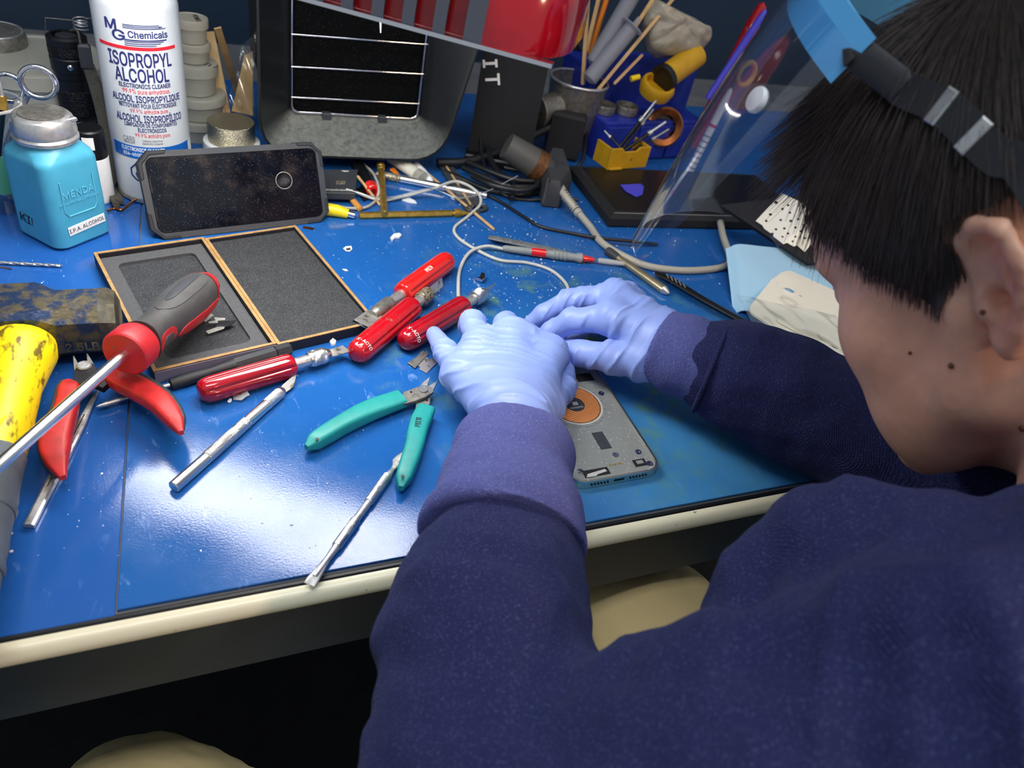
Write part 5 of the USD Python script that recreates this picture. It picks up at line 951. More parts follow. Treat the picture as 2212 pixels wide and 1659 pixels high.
# multimeter probe
a, b = P(1086, 536, .0055), P(1258, 558, .0055); d = b - a; n = np.linalg.norm(d); t = thing('meter_probe', 'grey meter probe with red bands lying behind the right glove', 'probe', frame(a, d))
part(t, 'body', rodx([(0, .0024), (.002, .0034), (.02, .0040), (n * .55, .0042), (n * .62, .0050), (n * .80, .0048), (n * .9, .0042), (n * .96, .0056), (n - .001, .0056), (n, .004)], 28), M_['grey_plastic'], 50)
part(t, 'red_band', rodx([(n * .35, .0040), (n * .352, .0046), (n * .53, .0047), (n * .532, .0041)], 28), M_['red_bright'], 40)
for k in range(4): part(t, 'grip_ridge', rodx([(n * .62 + .0045 * k, .0048), (n * .62 + .0045 * k + .001, .0054), (n * .62 + .0045 * k + .002, .0048)], 24), M_['grey_plastic'], 50)
part(t, 'red_tip', rodx([(n, .0035), (n + .001, .0040), (n + .013, .0022), (n + .0135, .0008)], 24), M_['red_bright'], 40); part(t, 'needle', rodx([(n + .013, .0009), (n + .020, .0009), (n + .021, .0003)], 12), M_['chrome'], 40)
part(t, 'tip_sleeve', rodx([(n + .018, .0018), (n + .019, .0028), (n + .030, .0030), (n + .048, .0022), (n + .049, .0005)], 20), M_['chip_clear'], 40)
# steel tweezers behind it
t = thing('tweezers', 'steel tweezers lying open-ended behind the grey probe', 'tweezers', move(P(1150, 525)))
for s, nm in ((.0075, 0), (.0018, 1)):
    pts = [P(1056, 512, s), P(1130, 526 + 2 * nm, s + .001), P(1210, 543, s * .8), P(1290, 566, .003)]; w = [.0045, .0052, .0040, .0012]; c = spline(pts, 6); ww = np.interp(np.linspace(0, 1, len(c)), np.linspace(0, 1, 4), w)
    part(t, 'arm', tube(c, ww, 12, .14, up=(0, 0, 1)), M_['steel'], 50, world=True)
# grey thick cable with strain relief, dark plug
t = thing('plug', 'dark grey wedge-shaped connector block where the grey cable starts', 'connector', move(P(1195, 430)))
pc = [P(x, y, 0)[:2] for x, y in ((1168, 448), (1205, 452), (1228, 420), (1212, 372), (1175, 366), (1158, 400))]; part(t, 'block', prism(np.array(pc), [(.002, .0004), (0, .003), (0, .020), (.006, .034)]), M_['dark_grey'], 25, world=True)
part(t, 'fin', tube([P(1172, 440, .02), P(1185, 385, .036)], .0016, 8), M_['dark_grey'], 40, world=True)
cab = [(1202, 400, .022), (1222, 425, .020), (1250, 460, .010), (1275, 490, .005), (1300, 524, .0045), (1345, 552, .0042), (1400, 575, .0042), (1470, 584, .0042), (1530, 582, .0042), (1568, 574, .0042), (1576, 555, .006), (1562, 510, .012), (1556, 480, .016)]
cable('power_cable', 'thick grey cable sweeping from the dark connector round under the face shield', cab, .0040, 'cable_grey', n=14)
t = thing('strain_relief', 'ribbed grey strain relief sleeve on the thick cable', 'cable sleeve', move(P(1225, 430)))
a, b = P(1202, 400, .022), P(1252, 463, .0095); part(t, 'sleeve', tube([a, a + (b - a) * .25, b], [.0078, .0062, .0050], 18), M_['cable_grey'], 40, world=True)
for k in range(8): c_ = a + (b - a) * (.30 + .08 * k); part(t, 'rib', tube([c_, c_ + (b - a) * .03], [.0068 - .0002 * k] * 2, 18), M_['cable_mid'], 40, world=True)
# heat gun barrel with rust
a, b = P(1100, 318, .045), P(1185, 372, .022); d = b - a; n = np.linalg.norm(d); t = thing('iron_holder', 'grey cylindrical tool barrel with a rust-brown band amid the black cables', 'tool barrel', frame(a, d))
part(t, 'barrel', rodx([(-.004, .0005), (-.004, .016), (n * .62, .0185), (n * .62, .017)], 36), M_['cable_mid'], 40); part(t, 'band', rodx([(n * .60, .017), (n * .61, .0192), (n * .84, .0195), (n * .85, .017)], 36), M_['rust'], 40, label='rusty brown band'); part(t, 'nose', rodx([(n * .84, .0185), (n * .98, .017), (n, .014), (n, .0005)], 36), M_['dark_grey'], 40)
# black cables
cable('black_cable', 'thickest black cable running along behind the coil below the hood corner', [(945, 352, .008), (1000, 350, .010), (1050, 338, .014), (1110, 312, .022), (1170, 283, .034), (1195, 272, .04)], .0058, 'cable_black', n=14)
yq = P(1060, 300, 0)[1]
cable('black_cable', 'black cable dropping from behind the lamp end in a long bow to the coil', [Py(1112, 120, yq), Py(1085, 165, yq), Py(1062, 215, yq), Py(1052, 265, yq - .01), (1053, 318, .02), (1065, 355, .012), (1090, 383, .008), (1130, 395, .006), (1170, 398, .006)], .0042, 'cable_black', n=14)
for i, pts in enumerate(([(960, 372, .004), (1010, 392, .004), (1060, 412, .004), (1120, 420, .004), (1168, 416, .004)], [(1000, 362, .009), (1050, 384, .010), (1100, 402, .010), (1165, 405, .010)], [(1010, 350, .013), (1062, 372, .014), (1110, 388, .014), (1160, 392, .014)], [(1020, 380, .0135), (1065, 400, .016), (1120, 411, .016), (1160, 400, .018), (1150, 375, .016), (1090, 362, .014)])):
    cable('coiled_cable', ['lowest black loop of the bundled cable on the mat', 'second black loop of the bundled cable', 'rear black loop of the bundled cable', 'topmost black loop crossing the bundled cable'][i], pts, .0036, 'cable_black', group='bundled black cable loops')
t = thing('cable_tie', 'black cable tie pinching the bundled loops', 'cable tie', move(P(1106, 415))); c_ = P(1106, 412, .010); part(t, 'band', tf(torus((0, 0, 0), .011, .0014, 24, 6, 'x'), frame(c_, P(1140, 415, .01) - P(1080, 408, .01))), M_['black'], world=True); part(t, 'head', tf(bx(-.003, .003, -.003, .003, -.003, .004, .001), move(P(1104, 428, .008))), M_['black'], world=True)
cable('thin_black_cable', 'thin black lead looping down in front of the coil to the tool stand', [Py(1040, 210, yq - .02), (1038, 300, .03), (1044, 350, .014), (1062, 392, .010), (1092, 422, .004), (1140, 432, .0022), (1200, 428, .008), (1250, 432, .012)], .0020, 'cable_black')
cable('thin_black_cable', 'thin black cable crossing the mat from the coil to under the face shield', [(1050, 420, .003), (1085, 438, .0022), (1125, 464, .0022), (1170, 490, .0022), (1240, 505, .0022), (1300, 515, .006), (1360, 521, .0075), (1420, 528, .003)], .0020, 'cable_black')
cable('thin_black_cable', 'slim black lead arching over the black power box', [Py(1075, 250, yq + .01), Py(1100, 235, yq), Py(1130, 250, yq), (1150, 320, .02), (1160, 360, .02)], .0016, 'cable_black')
cable('thin_black_cable', 'black lead hanging beside the blue bin behind the lamp end', [Py(1245, 95, yq + .05), Py(1262, 130, yq + .05), Py(1270, 200, yq + .04), (1262, 330, .02), (1240, 370, .004)], .0026, 'cable_black')
cable('thin_black_cable', 'black lead hanging in a curve by the silver cup', [Py(1238, 0, yq + .06), Py(1252, 45, yq + .06), Py(1248, 90, yq + .05), Py(1225, 160, yq + .05), Py(1222, 230, yq + .04)], .0022, 'cable_black')
# power box with sticker letters
pb = P(1075, 362); t = thing('power_box', 'black power box with two white letters standing behind the cables', 'power box', upright(pb, -pb[:2])); w = px2m(pb, 92); hb = Hz(pb, 120)
part(t, 'case', tf(bx(-w * .75, w * .7, .008, .10, 0, hb, .003), np.eye(4)), M_['black_matte'], 25)
part(t, 'base_lip', bx(-w * .8, w * .45, -.006, .02, 0, .012, .002), M_['black'], 25)
for s_, zz_, a_ in (('I', 160, .3), ('T', 192, .25)):
    pz = Hz(pb, zz_); part(t, 'sticker_letter', tf(text(s_, .017, .0008, True), frame((-w * .56 + (.006 if s_ == 'T' else 0), .0078, pz + .004), (.25, 0, -1), (0, -1, 0))), M_['label_white'], label='white stick-on letter')
ab = P(1210, 345); t = thing('power_adapter', 'black block adapter between the cables and the blue bin', 'adapter', upright(ab, -ab[:2])); w = px2m(ab, 36); part(t, 'case', bx(-w, w, 0, .05, 0, Hz(ab, 250), .004), M_['black_matte'], 25)
# ---- organiser
ob = P(1345, 352); fx = nrm(P(1420, 352) - P(1280, 360)); t = thing('parts_bin', 'deep blue stepped parts bin behind the yellow holder', 'bin', frame(ob, fx)); w = px2m(ob, 65); h1 = Hz(ob, 268)
part(t, 'lower_step', bx(-w, w * 3.2, .006, .07, 0, h1, .002), M_['blue_bin'], 25); part(t, 'back_panel', bx(-w * 1.1, w * 3.6, .07, .13, 0, h1 + .055, .002), M_['blue_bin'], 25)
for k in range(3): part(t, 'drawer_front', bx(-w * .9 + k * w * 1.35, -w * .9 + k * w * 1.35 + w * 1.25, .003, .006, .004, h1 - .006, .001), M_['blue_bin'], 25)
for i, px in enumerate((1303, 1352)):
    c_ = Py(px, 240, ob[1] + .038); c_[2] = h1; r = px2m(c_, 25); t = thing('tin', ['open grey tin on the blue bin, the left of two', 'round steel tin with dark contents on the blue bin, the right of two'][i], 'tin', move(c_ + [0, 0, .0005]), group='tins on the blue bin')
    part(t, 'body', lathe([(r * .96, 0), (r, .001), (r, .010), (r * .97, .011), (r * .97, .012), (r * .92, .012), (r * .9, .006), (.0003, .006)], 36), M_['dull_steel'], 40); part(t, 'contents', lathe([(r * .88, .0062), (r * .4, .0085), (.0003, .008)], 20), M_['grimy' if i else 'cable_mid'], 40)
yb_ = P(1350, 362, .016); yx = nrm(P(1405, 357, .016) - P(1300, 365, .016)); t = thing('yellow_holder', 'yellow plastic notched holder full of drill bits on the black tray', 'holder', frame(yb_, yx)); w = px2m(yb_, 54)
hh_ = Hz(yb_, 318) - .016
part(t, 'front', prism(np.array([(-w * .98, 0), (w, 0), (w, hh_), (w * .45, hh_ * 1.0), (w * .30, hh_ * .82), (-w * .3, hh_ * .82), (-w * .45, hh_), (-w, hh_)]), [(.0005, 0), (0, .0005), (0, .003), (.0005, .0035)]).apply_transform(frame((0, 0, 0), (1, 0, 0), (0, -1, 0))), M_['yellow_plastic'], 25)
for x0, x1 in ((-w, -w + .003), (w - .003, w)): part(t, 'side', bx(x0, x1, .0002, .030, 0, hh_, .0006), M_['yellow_plastic'], 25)
part(t, 'floor', bx(-w + .003, w - .003, 0.0002, .030, 0, .003, .0006), M_['yellow_plastic'], 25); part(t, 'foot', bx(-w * .9, -w * .3, -.006, .0, -.0002, .003, .0008), M_['yellow_plastic'], 25)
part(t, 'stamp', tf(text('2', .003, .0002), frame((w * .1, -.0037, hh_ * .45), (1, 0, 0), (0, -1, 0))), M_['ink_black'])
yp = yb_[1] + .012
for i, (p0, p1, r, lb) in enumerate((((1338, 318), (1418, 216), .0022, 'tallest dark drill bit in the yellow holder'), ((1352, 312), (1412, 235), .0018, 'thin drill bit beside the tallest one in the yellow holder'), ((1348, 325), (1440, 262), .0024, 'long drill bit leaning right out of the yellow holder'), ((1358, 332), (1446, 278), .0018, 'lowest drill bit leaning right over the holder edge'), ((1337, 316), (1305, 282), .0016, 'short drill bit leaning left out of the yellow holder'))):
    a, b = Py(*p0, yp), Py(*p1, yp + .006 * i); d = b - a; t = thing('drill_bit', lb, 'drill bit', frame(a, d), group='drill bits in the yellow holder'); n = np.linalg.norm(d); part(t, 'shank', rodx([(-.012, r), (n * .55, r)], 14), M_['dark_steel'], 30); part(t, 'collar', rodx([(n * .55, r), (n * .56, r * 1.5), (n * .64, r * 1.5), (n * .65, r)], 16), M_['steel'], 30); part(t, 'tip', rodx([(n * .65, r * .8), (n * .97, r * .8), (n, .0002)], 12), M_['steel'], 30)
cu = Py(1436, 275, yp + .05); t = thing('copper_cup', 'round copper scrubber cup behind the drill bits', 'cup', frame(cu, (.9, -.2, 0), (-.45, -.85, .25))); r = px2m(cu, 42); part(t, 'shell', lathe([(.0003, -r * .9), (r * .6, -r * .75), (r * .95, -r * .25), (r, 0), (r * .9, .002), (r * .62, -.001), (r * .55, -r * .3), (.0003, -r * .4)], 40), M_['copper'], 40); part(t, 'hole', lathe([(r * .56, -r * .29), (.0003, -r * .28)], 24), M_['black'], 40)
# yellow pipe tool
a, b = Py(1505, 118, ob[1] + .03), Py(1440, 165, ob[1] + .01); t = thing('yellow_nozzle', 'yellow plastic elbow nozzle with a dark collar above the blue bin', 'nozzle', move(b)); r = px2m(a, 26)
part(t, 'pipe', tube([a, b], [r, r], 24), M_['yellow_plastic'], 40, world=True); part(t, 'collar', tube([b, b + nrm(b - a) * .008], [r * 1.15, r * 1.15], 24), M_['black'], 40, world=True)
e = b + nrm(b - a) * .012; part(t, 'socket', tf(lathe([(r * .6, -.016), (r * 1.3, -.012), (r * 1.5, 0), (r * 1.35, .006), (r * 1.1, .006), (r * 1.1, -.004), (.0003, -.006)], 30), frame(e + [-.002, 0, -.008], (1, 0, 0), (-.35, -.3, 1))), M_['yellow_plastic'], 40, world=True)
# metal cup with sticks, syringes
mb = Py(1245, 200, ob[1] + .055); mb[2] = 0; t = thing('metal_cup', 'dull steel cup holding sticks and syringes behind the lamp end', 'cup', move(mb)); r = px2m(Py(1262, 190, mb[1]), 62); zt = Hz(mb, 172)
part(t, 'body', lathe([(r * .7, 0), (r * .75, .004), (r * .95, zt - .03), (r, zt - .008), (r * 1.03, zt), (r * .98, zt), (r * .9, zt - .03), (r * .6, .006), (.0003, .006)], 44), M_['dull_steel'], 40); part(t, 'rim', torus((0, 0, zt), r * 1.01, .0022, 48, 8), M_['steel'], 60)
part(t, 'spout', tf(rodx([(0, .020), (.02, .018), (.03, .022), (.035, .022), (.036, .012)], 28), frame((-r * .8, -.01, zt - .035), (-1, -.3, -.1))), M_['dull_steel'], 40)
def lean(p0, p1, dy0=0, dy1=0): a = Py(*p0, mb[1] + dy0); b = Py(*p1, mb[1] + dy1); return a, b
for i, (p0, p1, dy0, dy1, r_, lb) in enumerate((((1262, 130), (1272, -30), -.01, .01, .0030, 'upright square wooden stick in the metal cup'), ((1275, 75), (1300, -30), .01, .03, .0032, 'short-looking wooden stick behind the upright one'), ((1310, 172), (1462, -12), -.03, -.02, .0030, 'long wooden stick crossing in front of the grey bag'), ((1370, 60), (1415, -10), -.01, .0, .0034, 'wooden stick between syringe and grey bag'), ((1342, 165), (1388, 118), -.02, -.01, .0026, 'short wooden stick above the blue bin'))):
    a, b = lean(p0, p1, dy0, dy1); stick('wooden_stick', lb, 'stick', a + (a - b) * .35, b, r_, 'wood', 4, group='sticks in the metal cup')
a, b = lean((1282, 90), (1312, -10), .02, .03); stick('paint_brush', 'rust-orange brush handle at the top behind the cup', 'brush', a + (a - b) * .3, b, .004, 'orange', 10)
for i, (p0, p1, lb) in enumerate((((1282, 160), (1368, 55), 'frosted syringe with its round flange leaning in front in the metal cup'), ((1290, 120), (1372, -20), 'rear frosted syringe leaning parallel behind the first'))):
    a, b = lean(p0, p1, -.025 + .02 * i, -.02 + .02 * i); d = b - a; n = np.linalg.norm(d); t = thing('syringe', lb, 'syringe', frame(a - d * .15, d), group='syringes in the metal cup'); part(t, 'barrel', rodx([(0, .004), (.004, .0105), (n * 1.12, .0105), (n * 1.12, .009), (.006, .009)], 28), M_['syringe'], 40)
    part(t, 'flange', rodx([(n * 1.12, .010), (n * 1.12, .0165), (n * 1.14, .0165), (n * 1.14, .003)], 28), M_['syringe'], 40); part(t, 'plunger', rodx([(n * .4, .0003), (n * .4, .008), (n * .5, .008), (n * .5, .003), (n * 1.3, .003)], 20), M_['syringe'], 40)
c_ = Py(1372, 168, mb[1] - .035); solo('wire_connector', 'tiny yellow wire cap among the sticks', 'cap', tube([c_ + [-.006, 0, -.002], c_ + [.006, 0, .002]], [.004, .0035], 14), M_['yellow_tape'])
gb = [Py(1380, 30, mb[1]), Py(1395, 128, mb[1] - .01), Py(1500, 132, mb[1] - .01), Py(1548, 60, mb[1]), Py(1530, -30, mb[1] + .01), Py(1440, -40, mb[1] + .01)]; gc = np.mean(gb, 0); gr = rounded(np.array(gb), .025, 6); nn = np.array([-.25, -.9, .3])
bagr = [gc + (gr - gc) * s + nn * z for s, z in ((.4, -.035), (.85, -.022), (1, 0), (.9, .020), (.55, .034), (.15, .036))]
m = loft(bagr); m = m.subdivide().subdivide(); m.vertices += (meshkit.fbm(m.vertices * 60, 3)[:, None] - .5) * .014 * nn + (meshkit.fbm(m.vertices * 45 + 7, 2)[:, None] - .5) * .006
solo('grey_bag', 'crumpled pale grey plastic bag at the top right of the organiser', 'bag', m, mat('bag_grey', '#aaa493', .35, sub=.1, var=.15, vs=30), 50)
# ---- black tool pad and guitar pick
A1 = P(1312, 492, .0); B1_ = P(1224, 376, 0); sy = nrm(B1_ - A1); sx = np.array([sy[1], -sy[0], 0]); M = np.eye(4); M[:3, 0], M[:3, 1], M[:3, 3] = sx, sy, A1; DP = np.linalg.norm(B1_ - A1)
t = thing('black_tray', 'wide black flat tool tray behind the face shield, purple pick on it', 'tray', M)
part(t, 'body', prism(np.array([(0, 0), (.30, 0), (.30, DP), (0, DP)]), [(.002, .0004), (0, .003), (0, .012), (.008, .0155)]), M_['black_matte'], 20); part(t, 'top_plate', bx(.014, .29, .014, DP - .012, .0152, .0158, .0003), M_['black'], 20); part(t, 'edge_line', bx(.008, .29, .0080, .0088, .0150, .0160, .0002), M_['grey_plastic'], 20)
pk = [P(x, y, .017)[:2] for x, y in ((1340, 399), (1352, 413), (1375, 425), (1388, 420), (1391, 403), (1385, 397))]; solo('guitar_pick', 'purple plastic guitar pick lying on the black tray', 'pick', slab(pk, .0162, .0172, .0003), M_['purple'])
# ---- black tweezers, silver pen
t = thing('black_tweezers', 'black coated tweezers pointing at the right sweatshirt cuff', 'tweezers', move(P(1520, 630)))
for s, k in ((.0095, 0), (.0025, 1)):
    c = spline([P(1416, 588 + 4 * k, s), P(1450, 604, s + .001), P(1520, 646, s + .001), P(1600, 690, s), P(1680, 735, s)], 6); ww = np.interp(np.linspace(0, 1, len(c)), [0, .2, .5, 1], [.0030, .0056, .0048, .0045]); part(t, 'arm', tube(c, ww, 12, .3, up=(0, 0, 1)), M_['black'], 50, world=True)
for k in range(5): c_ = P(1442 + 9 * k, 596 + 5.2 * k, .0125); part(t, 'grip_groove', tube([c_ + [-.001, -.004, 0], c_ + [.001, .004, 0]], .0005, 6), M_['grey_plastic'], world=True)
a, b = P(1312, 541, .0045), P(1445, 634, .0040); d = b - a; n = np.linalg.norm(d); t = thing('silver_pen', 'champagne silver stylus pointing at the right glove cuff', 'pen', frame(a, d))
part(t, 'rear_cap', rodx([(0, .0003), (0, .0046), (.004, .0050), (.014, .0046), (.018, .0042)], 24), M_['dark_grey'], 40); part(t, 'barrel', rodx([(.018, .0040), (.024, .0036), (.026, .0042), (n * .6, .0046), (n * .9, .0052), (n * .92, .0050)], 24), mat('champagne', '#b9ac8c', .3, .8, var=.15, vs=60), 40); part(t, 'nose', rodx([(n * .92, .0050), (n * .98, .0028), (n, .0008)], 24), M_['steel'], 40)
# ---- perforated plate in a black frame, cloth, phone cover in a bag
t = thing('black_frame_board', 'black frame holding a cream perforated metal plate, tilted beside the face', 'frame', move(P(1700, 560)))
q = [P(1556, 446, .040), P(1745, 572, .022), P(1905, 640, .030), P(1760, 420, .075)]; q = np.array(q); q[2] = q[1] + q[3] - q[0]
part(t, 'board', sheet(bil(*q), 6, 6, .006), M_['black_matte'], 20, world=True); nrmq = nrm(np.cross(q[1] - q[0], q[3] - q[0])); nrmq = nrmq * (1 if nrmq[2] > 0 else -1)
pq = np.array([P(1632, 480, .0), P(1742, 560, .0), P(1790, 500, 0), P(1690, 420, 0)]); proj_ = lambda x, y: (lambda d: EYE + d * (((q[0] + nrmq * .0042 - EYE) @ nrmq) / (d @ nrmq)))(ray(x, y))
pc_ = [proj_(*z) for z in ((1632, 478), (1646, 487), (1651, 495), (1664, 504), (1671, 503), (1670, 511), (1692, 528), (1700, 525), (1714, 533), (1722, 531), (1738, 545), (1800, 470), (1688, 418))]
ux = nrm(pc_[8] - pc_[0]); uy = np.cross(nrmq, ux); F2 = np.eye(4); F2[:3, 0], F2[:3, 1], F2[:3, 2], F2[:3, 3] = ux, uy, nrmq, pc_[0]
l2 = lambda X: np.array([(X - pc_[0]) @ ux, (X - pc_[0]) @ uy]); pp = Polygon([l2(X) for X in pc_]); holes = []
for (hx, hy, hr) in ((1676, 438, 4), (1690, 452, 3), (1664, 464, 3.5), (1686, 476, 4.5), (1706, 460, 3), (1676, 496, 3), (1694, 494, 3), (1708, 478, 3.5), (1702, 505, 3), (1718, 512, 2.5), (1718, 492, 3), (1730, 500, 3), (1702, 444, 3), (1724, 474, 3), (1655, 478, 3), (1690, 512, 2.5), (1736, 486, 3), (1712, 522, 2.5), (1738, 515, 3)):
    holes.append(Polygon(rnd(l2(proj_(hx, hy)), px2m(proj_(hx, hy), hr), 3 if hr > 4 else 10)))
pm = pp.buffer(0)
for h_ in holes: pm = pm.difference(h_)
pm = max(getattr(pm, 'geoms', [pm]), key=lambda g_: g_.area)
part(t, 'perforated_plate', tf(trimesh.creation.extrude_polygon(pm, .0008, engine='earcut'), F2), M_['cream'], 20, world=True, label='cream perforated metal plate')
cl_ = [P(1566, 530, .026), P(1582, 672, .001), P(1790, 730, .001), P(1800, 560, .006)]; cf_ = bil(*cl_)
def cloth_f(u, w):
    p_ = cf_(u, w); curl = math.exp(-((w) / .06) ** 2) ; return p_ + np.array([0, 0, .006 * meshkit.noise(np.array([u * 3, w * 4, .5])) + .002]) + curl * np.array([.003, 0, -.008])
solo('cleaning_cloth', 'pale blue cleaning cloth spread under the cream phone cover', 'cloth', sheet(cloth_f, 24, 30, .0010), M_['cloth_blue'], 60)
t = thing('phone_cover', 'cream phone back cover with a camera cut-out lying on the blue cloth', 'phone cover', move(P(1760, 650)))
c4 = np.array([P(1688, 578, .014), P(1612, 672, .014), P(1880, 840, .014), P(1960, 700, .014)]); og = Polygon(rounded(c4, .014, 6)[:, :2]); lens = [Polygon(rnd(P(1705, 628, .014)[:2], .0058, 24)), Polygon(rnd(P(1729, 641, .014)[:2], .0022, 14)), Polygon(shapely.affinity.scale(Polygon(rnd(P(1680, 614, .014)[:2], .0017, 12)), 1.6, 1))]
for h_ in lens: og = og.difference(h_)
cm = trimesh.creation.extrude_polygon(og, .0022, engine='earcut'); cm.vertices[:, 2] += .013; part(t, 'shell', cm, M_['cream'], 25, world=True); part(t, 'camera_ring', torus(P(1705, 628, .0155), .0066, .0006, 30, 8), M_['white'], world=True)
t = thing('parts_bag', 'clear crinkled bag of small cream parts lying on the phone cover', 'bag', move(P(1720, 720))); bq = bil(P(1590, 642, .022), P(1640, 735, .010), P(1900, 840, .012), P(1800, 690, .024))
part(t, 'film', sheet(lambda u, w: bq(u, w) + np.array([0, 0, .008 * float(meshkit.fbm(np.array([u * 5, w * 6, .3]), 3))]), 20, 26, .0005), M_['bag'], 60, world=True)
for (x0, y0, x1, y1, w, h_, nm) in ((1680, 690, 1830, 770, .0040, .017, 'strip'), (1660, 700, 1800, 790, .0022, .014, 'strip'), (1775, 720, 1815, 755, .0070, .017, 'tab')):
    a, b = P(x0, y0, h_), P(x1, y1, h_); part(t, nm, tf(slab(rrect(np.linalg.norm(b - a), w * 2, w * .8, 5), -.0008, .0008, .0002), frame((a + b) / 2, b - a)), M_['cream'], 25, world=True)
part(t, 'lens_ring', tf(torus((0, 0, 0), .0075, .0008, 30, 8, 'z', (1.3, .8)), frame(P(1705, 650, .018), P(1730, 668, 0) - P(1690, 640, 0))), M_['chip_clear'], world=True)
# coloured tools added behind the face shield, in place of reflections in its film
ty = ob[1] + .02
for nm, lb, cat_, p0, p1, dy, r_, mt, sides in (('marker_pen', 'white ruler-marked pen standing behind the face shield', 'pen', (1475, 400), (1580, 190), -.05, .0055, 'white', 12), ('plier_handle', 'dark red handle of a tool behind the face shield', 'tool', (1560, 190), (1650, 5), .0, .010, 'red_worn', 14), ('purple_pen', 'purple pen lying against the red handle', 'pen', (1590, 120), (1655, 20), -.02, .005, 'purple', 12), ('clear_tube', 'clear tube upright behind the lower face shield', 'tube', (1425, 458), (1470, 385), -.06, .009, 'syringe', 18), ('cyan_strip', 'bright cyan plastic strip behind the shield edge', 'strip', (1490, 495), (1525, 400), -.07, .006, 'bottle_blue', 4)):
    a, b = Py(*p0, ty + dy), Py(*p1, ty + dy); 
    if a[2] > .02: a = a + (a - b) * min(1.0, (a[2] - .018) / max(b[2] - a[2], .01))
    t = thing(nm, lb, cat_, frame(a, b - a)); n = np.linalg.norm(b - a); part(t, 'body', rodx([(0, r_ * .7), (n * .02, r_), (n * .86, r_), (n * .98, r_ * .6), (n, .0004)], sides), M_[mt], 40)
    if nm == 'marker_pen':
        part(t, 'red_mark', rodx([(n * .62, r_ * 1.0), (n * .62, r_ * 1.04), (n * .65, r_ * 1.04), (n * .65, r_)], 14), M_['ink_red'])
        for k in range(9): part(t, 'tick_mark', rodx([(n * (.08 + .055 * k), r_), (n * (.08 + .055 * k), r_ * 1.03), (n * (.095 + .055 * k), r_ * 1.03), (n * (.095 + .055 * k), r_)], 14), M_['ink_grey'])
yr = Py(1612, 160, ty); solo('yellow_ring', 'added yellow plastic ring, stands for a reflection in the face shield', 'ring', tf(torus((0, 0, 0), .016, .0040, 36, 10, 'y'), frame(yr, (1, .2, 0))), M_['yellow_plastic'])
# ================================================================ the person
YW, PT, RL = -.03, .80, .20             # the head: turned a little left, bowed, hardly tilted
HF = np.array([math.sin(YW) * math.cos(PT), math.cos(YW) * math.cos(PT), -math.sin(PT)]); HR = np.array([math.cos(YW), -math.sin(YW), 0])
HR = math.cos(RL) * HR + math.sin(RL) * np.cross(HR, HF); HU = np.cross(HR, HF); HA = np.stack([HR, HF, HU])
HC = np.array((.4075, .2135, .2525))
hp = lambda x, y, z: HC + x * HR + y * HF + z * HU
LHAND = dict(wrist=P(1114, 925, .046), arm=P(1108, 1000, .047), mcp=[P(992, 806, .034), P(1040, 752, .041), P(1108, 728, .045), P(1186, 768, .040)], mr=[.0135, .0145, .0145, .0150],
    fingers=[[P(992, 806, .034), P(962, 760, .030), P(938, 722, .018)], [P(1040, 752, .041), P(1021, 697, .040), P(1014, 704, .022), P(1018, 728, .012)], [P(1108, 728, .045), P(1091, 700, .040), P(1092, 712, .022), P(1100, 740, .012)], [P(1186, 768, .040), P(1203, 760, .030), P(1214, 778, .016)], [P(1170, 880, .032), P(1212, 838, .024), P(1220, 800, .015)]],
    fr=[[.0108, .0092, .0070], [.0120, .0102, .0092, .0078], [.0120, .0102, .0092, .0078], [.0120, .0100, .0085], [.0150, .0118, .0088]])
RHAND = dict(wrist=P(1438, 742, .054), arm=P(1500, 772, .056), mcp=[P(1370, 655, .034), P(1352, 645, .045), P(1330, 640, .056), P(1322, 690, .058)], mr=[.0115, .0125, .0130, .0140],
    fingers=[[P(1370, 655, .034), P(1318, 682, .018), P(1275, 712, .010)], [P(1352, 645, .045), P(1292, 692, .024), P(1226, 726, .012)], [P(1330, 640, .056), P(1232, 648, .044), P(1175, 678, .026), P(1144, 700, .012)], [P(1322, 690, .058), P(1238, 692, .044), P(1192, 716, .026), P(1168, 734, .012)], [P(1392, 778, .042), P(1318, 772, .036), P(1258, 764, .026), P(1222, 752, .016)]],
    fr=[[.0105, .0090, .0072], [.0112, .0095, .0075], [.0122, .0104, .0090, .0070], [.0128, .0108, .0094, .0075], [.0165, .0132, .0118, .0088]])
def hand_field(F, H, dr=0.0, kf=.0035):
    for m_, r in zip(H['mcp'], H['mr']): F.cap(H['wrist'], m_, .0205 + dr, r + dr, .012)
    for i in range(3): F.cap(H['mcp'][i], H['mcp'][i + 1], H['mr'][i] + dr, H['mr'][i + 1] + dr, .008)
    F.cap(H['wrist'], H['fingers'][4][0], .020 + dr, H['fr'][4][0] + dr, .010)
    F.cap(H['fingers'][4][0], (H['mcp'][3] + H['wrist']) / 2, H['fr'][4][0] + dr, .014 + dr, .010)
    for f_, r in zip(H['fingers'], H['fr']):
        for i in range(len(f_) - 1): F.cap(f_[i], f_[i + 1], r[i] + dr, r[i + 1] + dr, kf)
SHL, SHR = np.array((.285, .035, .155)), np.array((.545, .085, .165)); NB = np.array((.405, .055, .195)); PELV = np.array((.40, -.10, -.24))
ELB = np.array(P(1082, 1730, .035)); ELR = P(2000, 985, .062)
KNL, KNR = P(300, 1850, -.27), P(1385, 1405, -.185)
ANL, ANR = KNL + [.03, .02, -.40], KNR + [.02, .02, -.41]
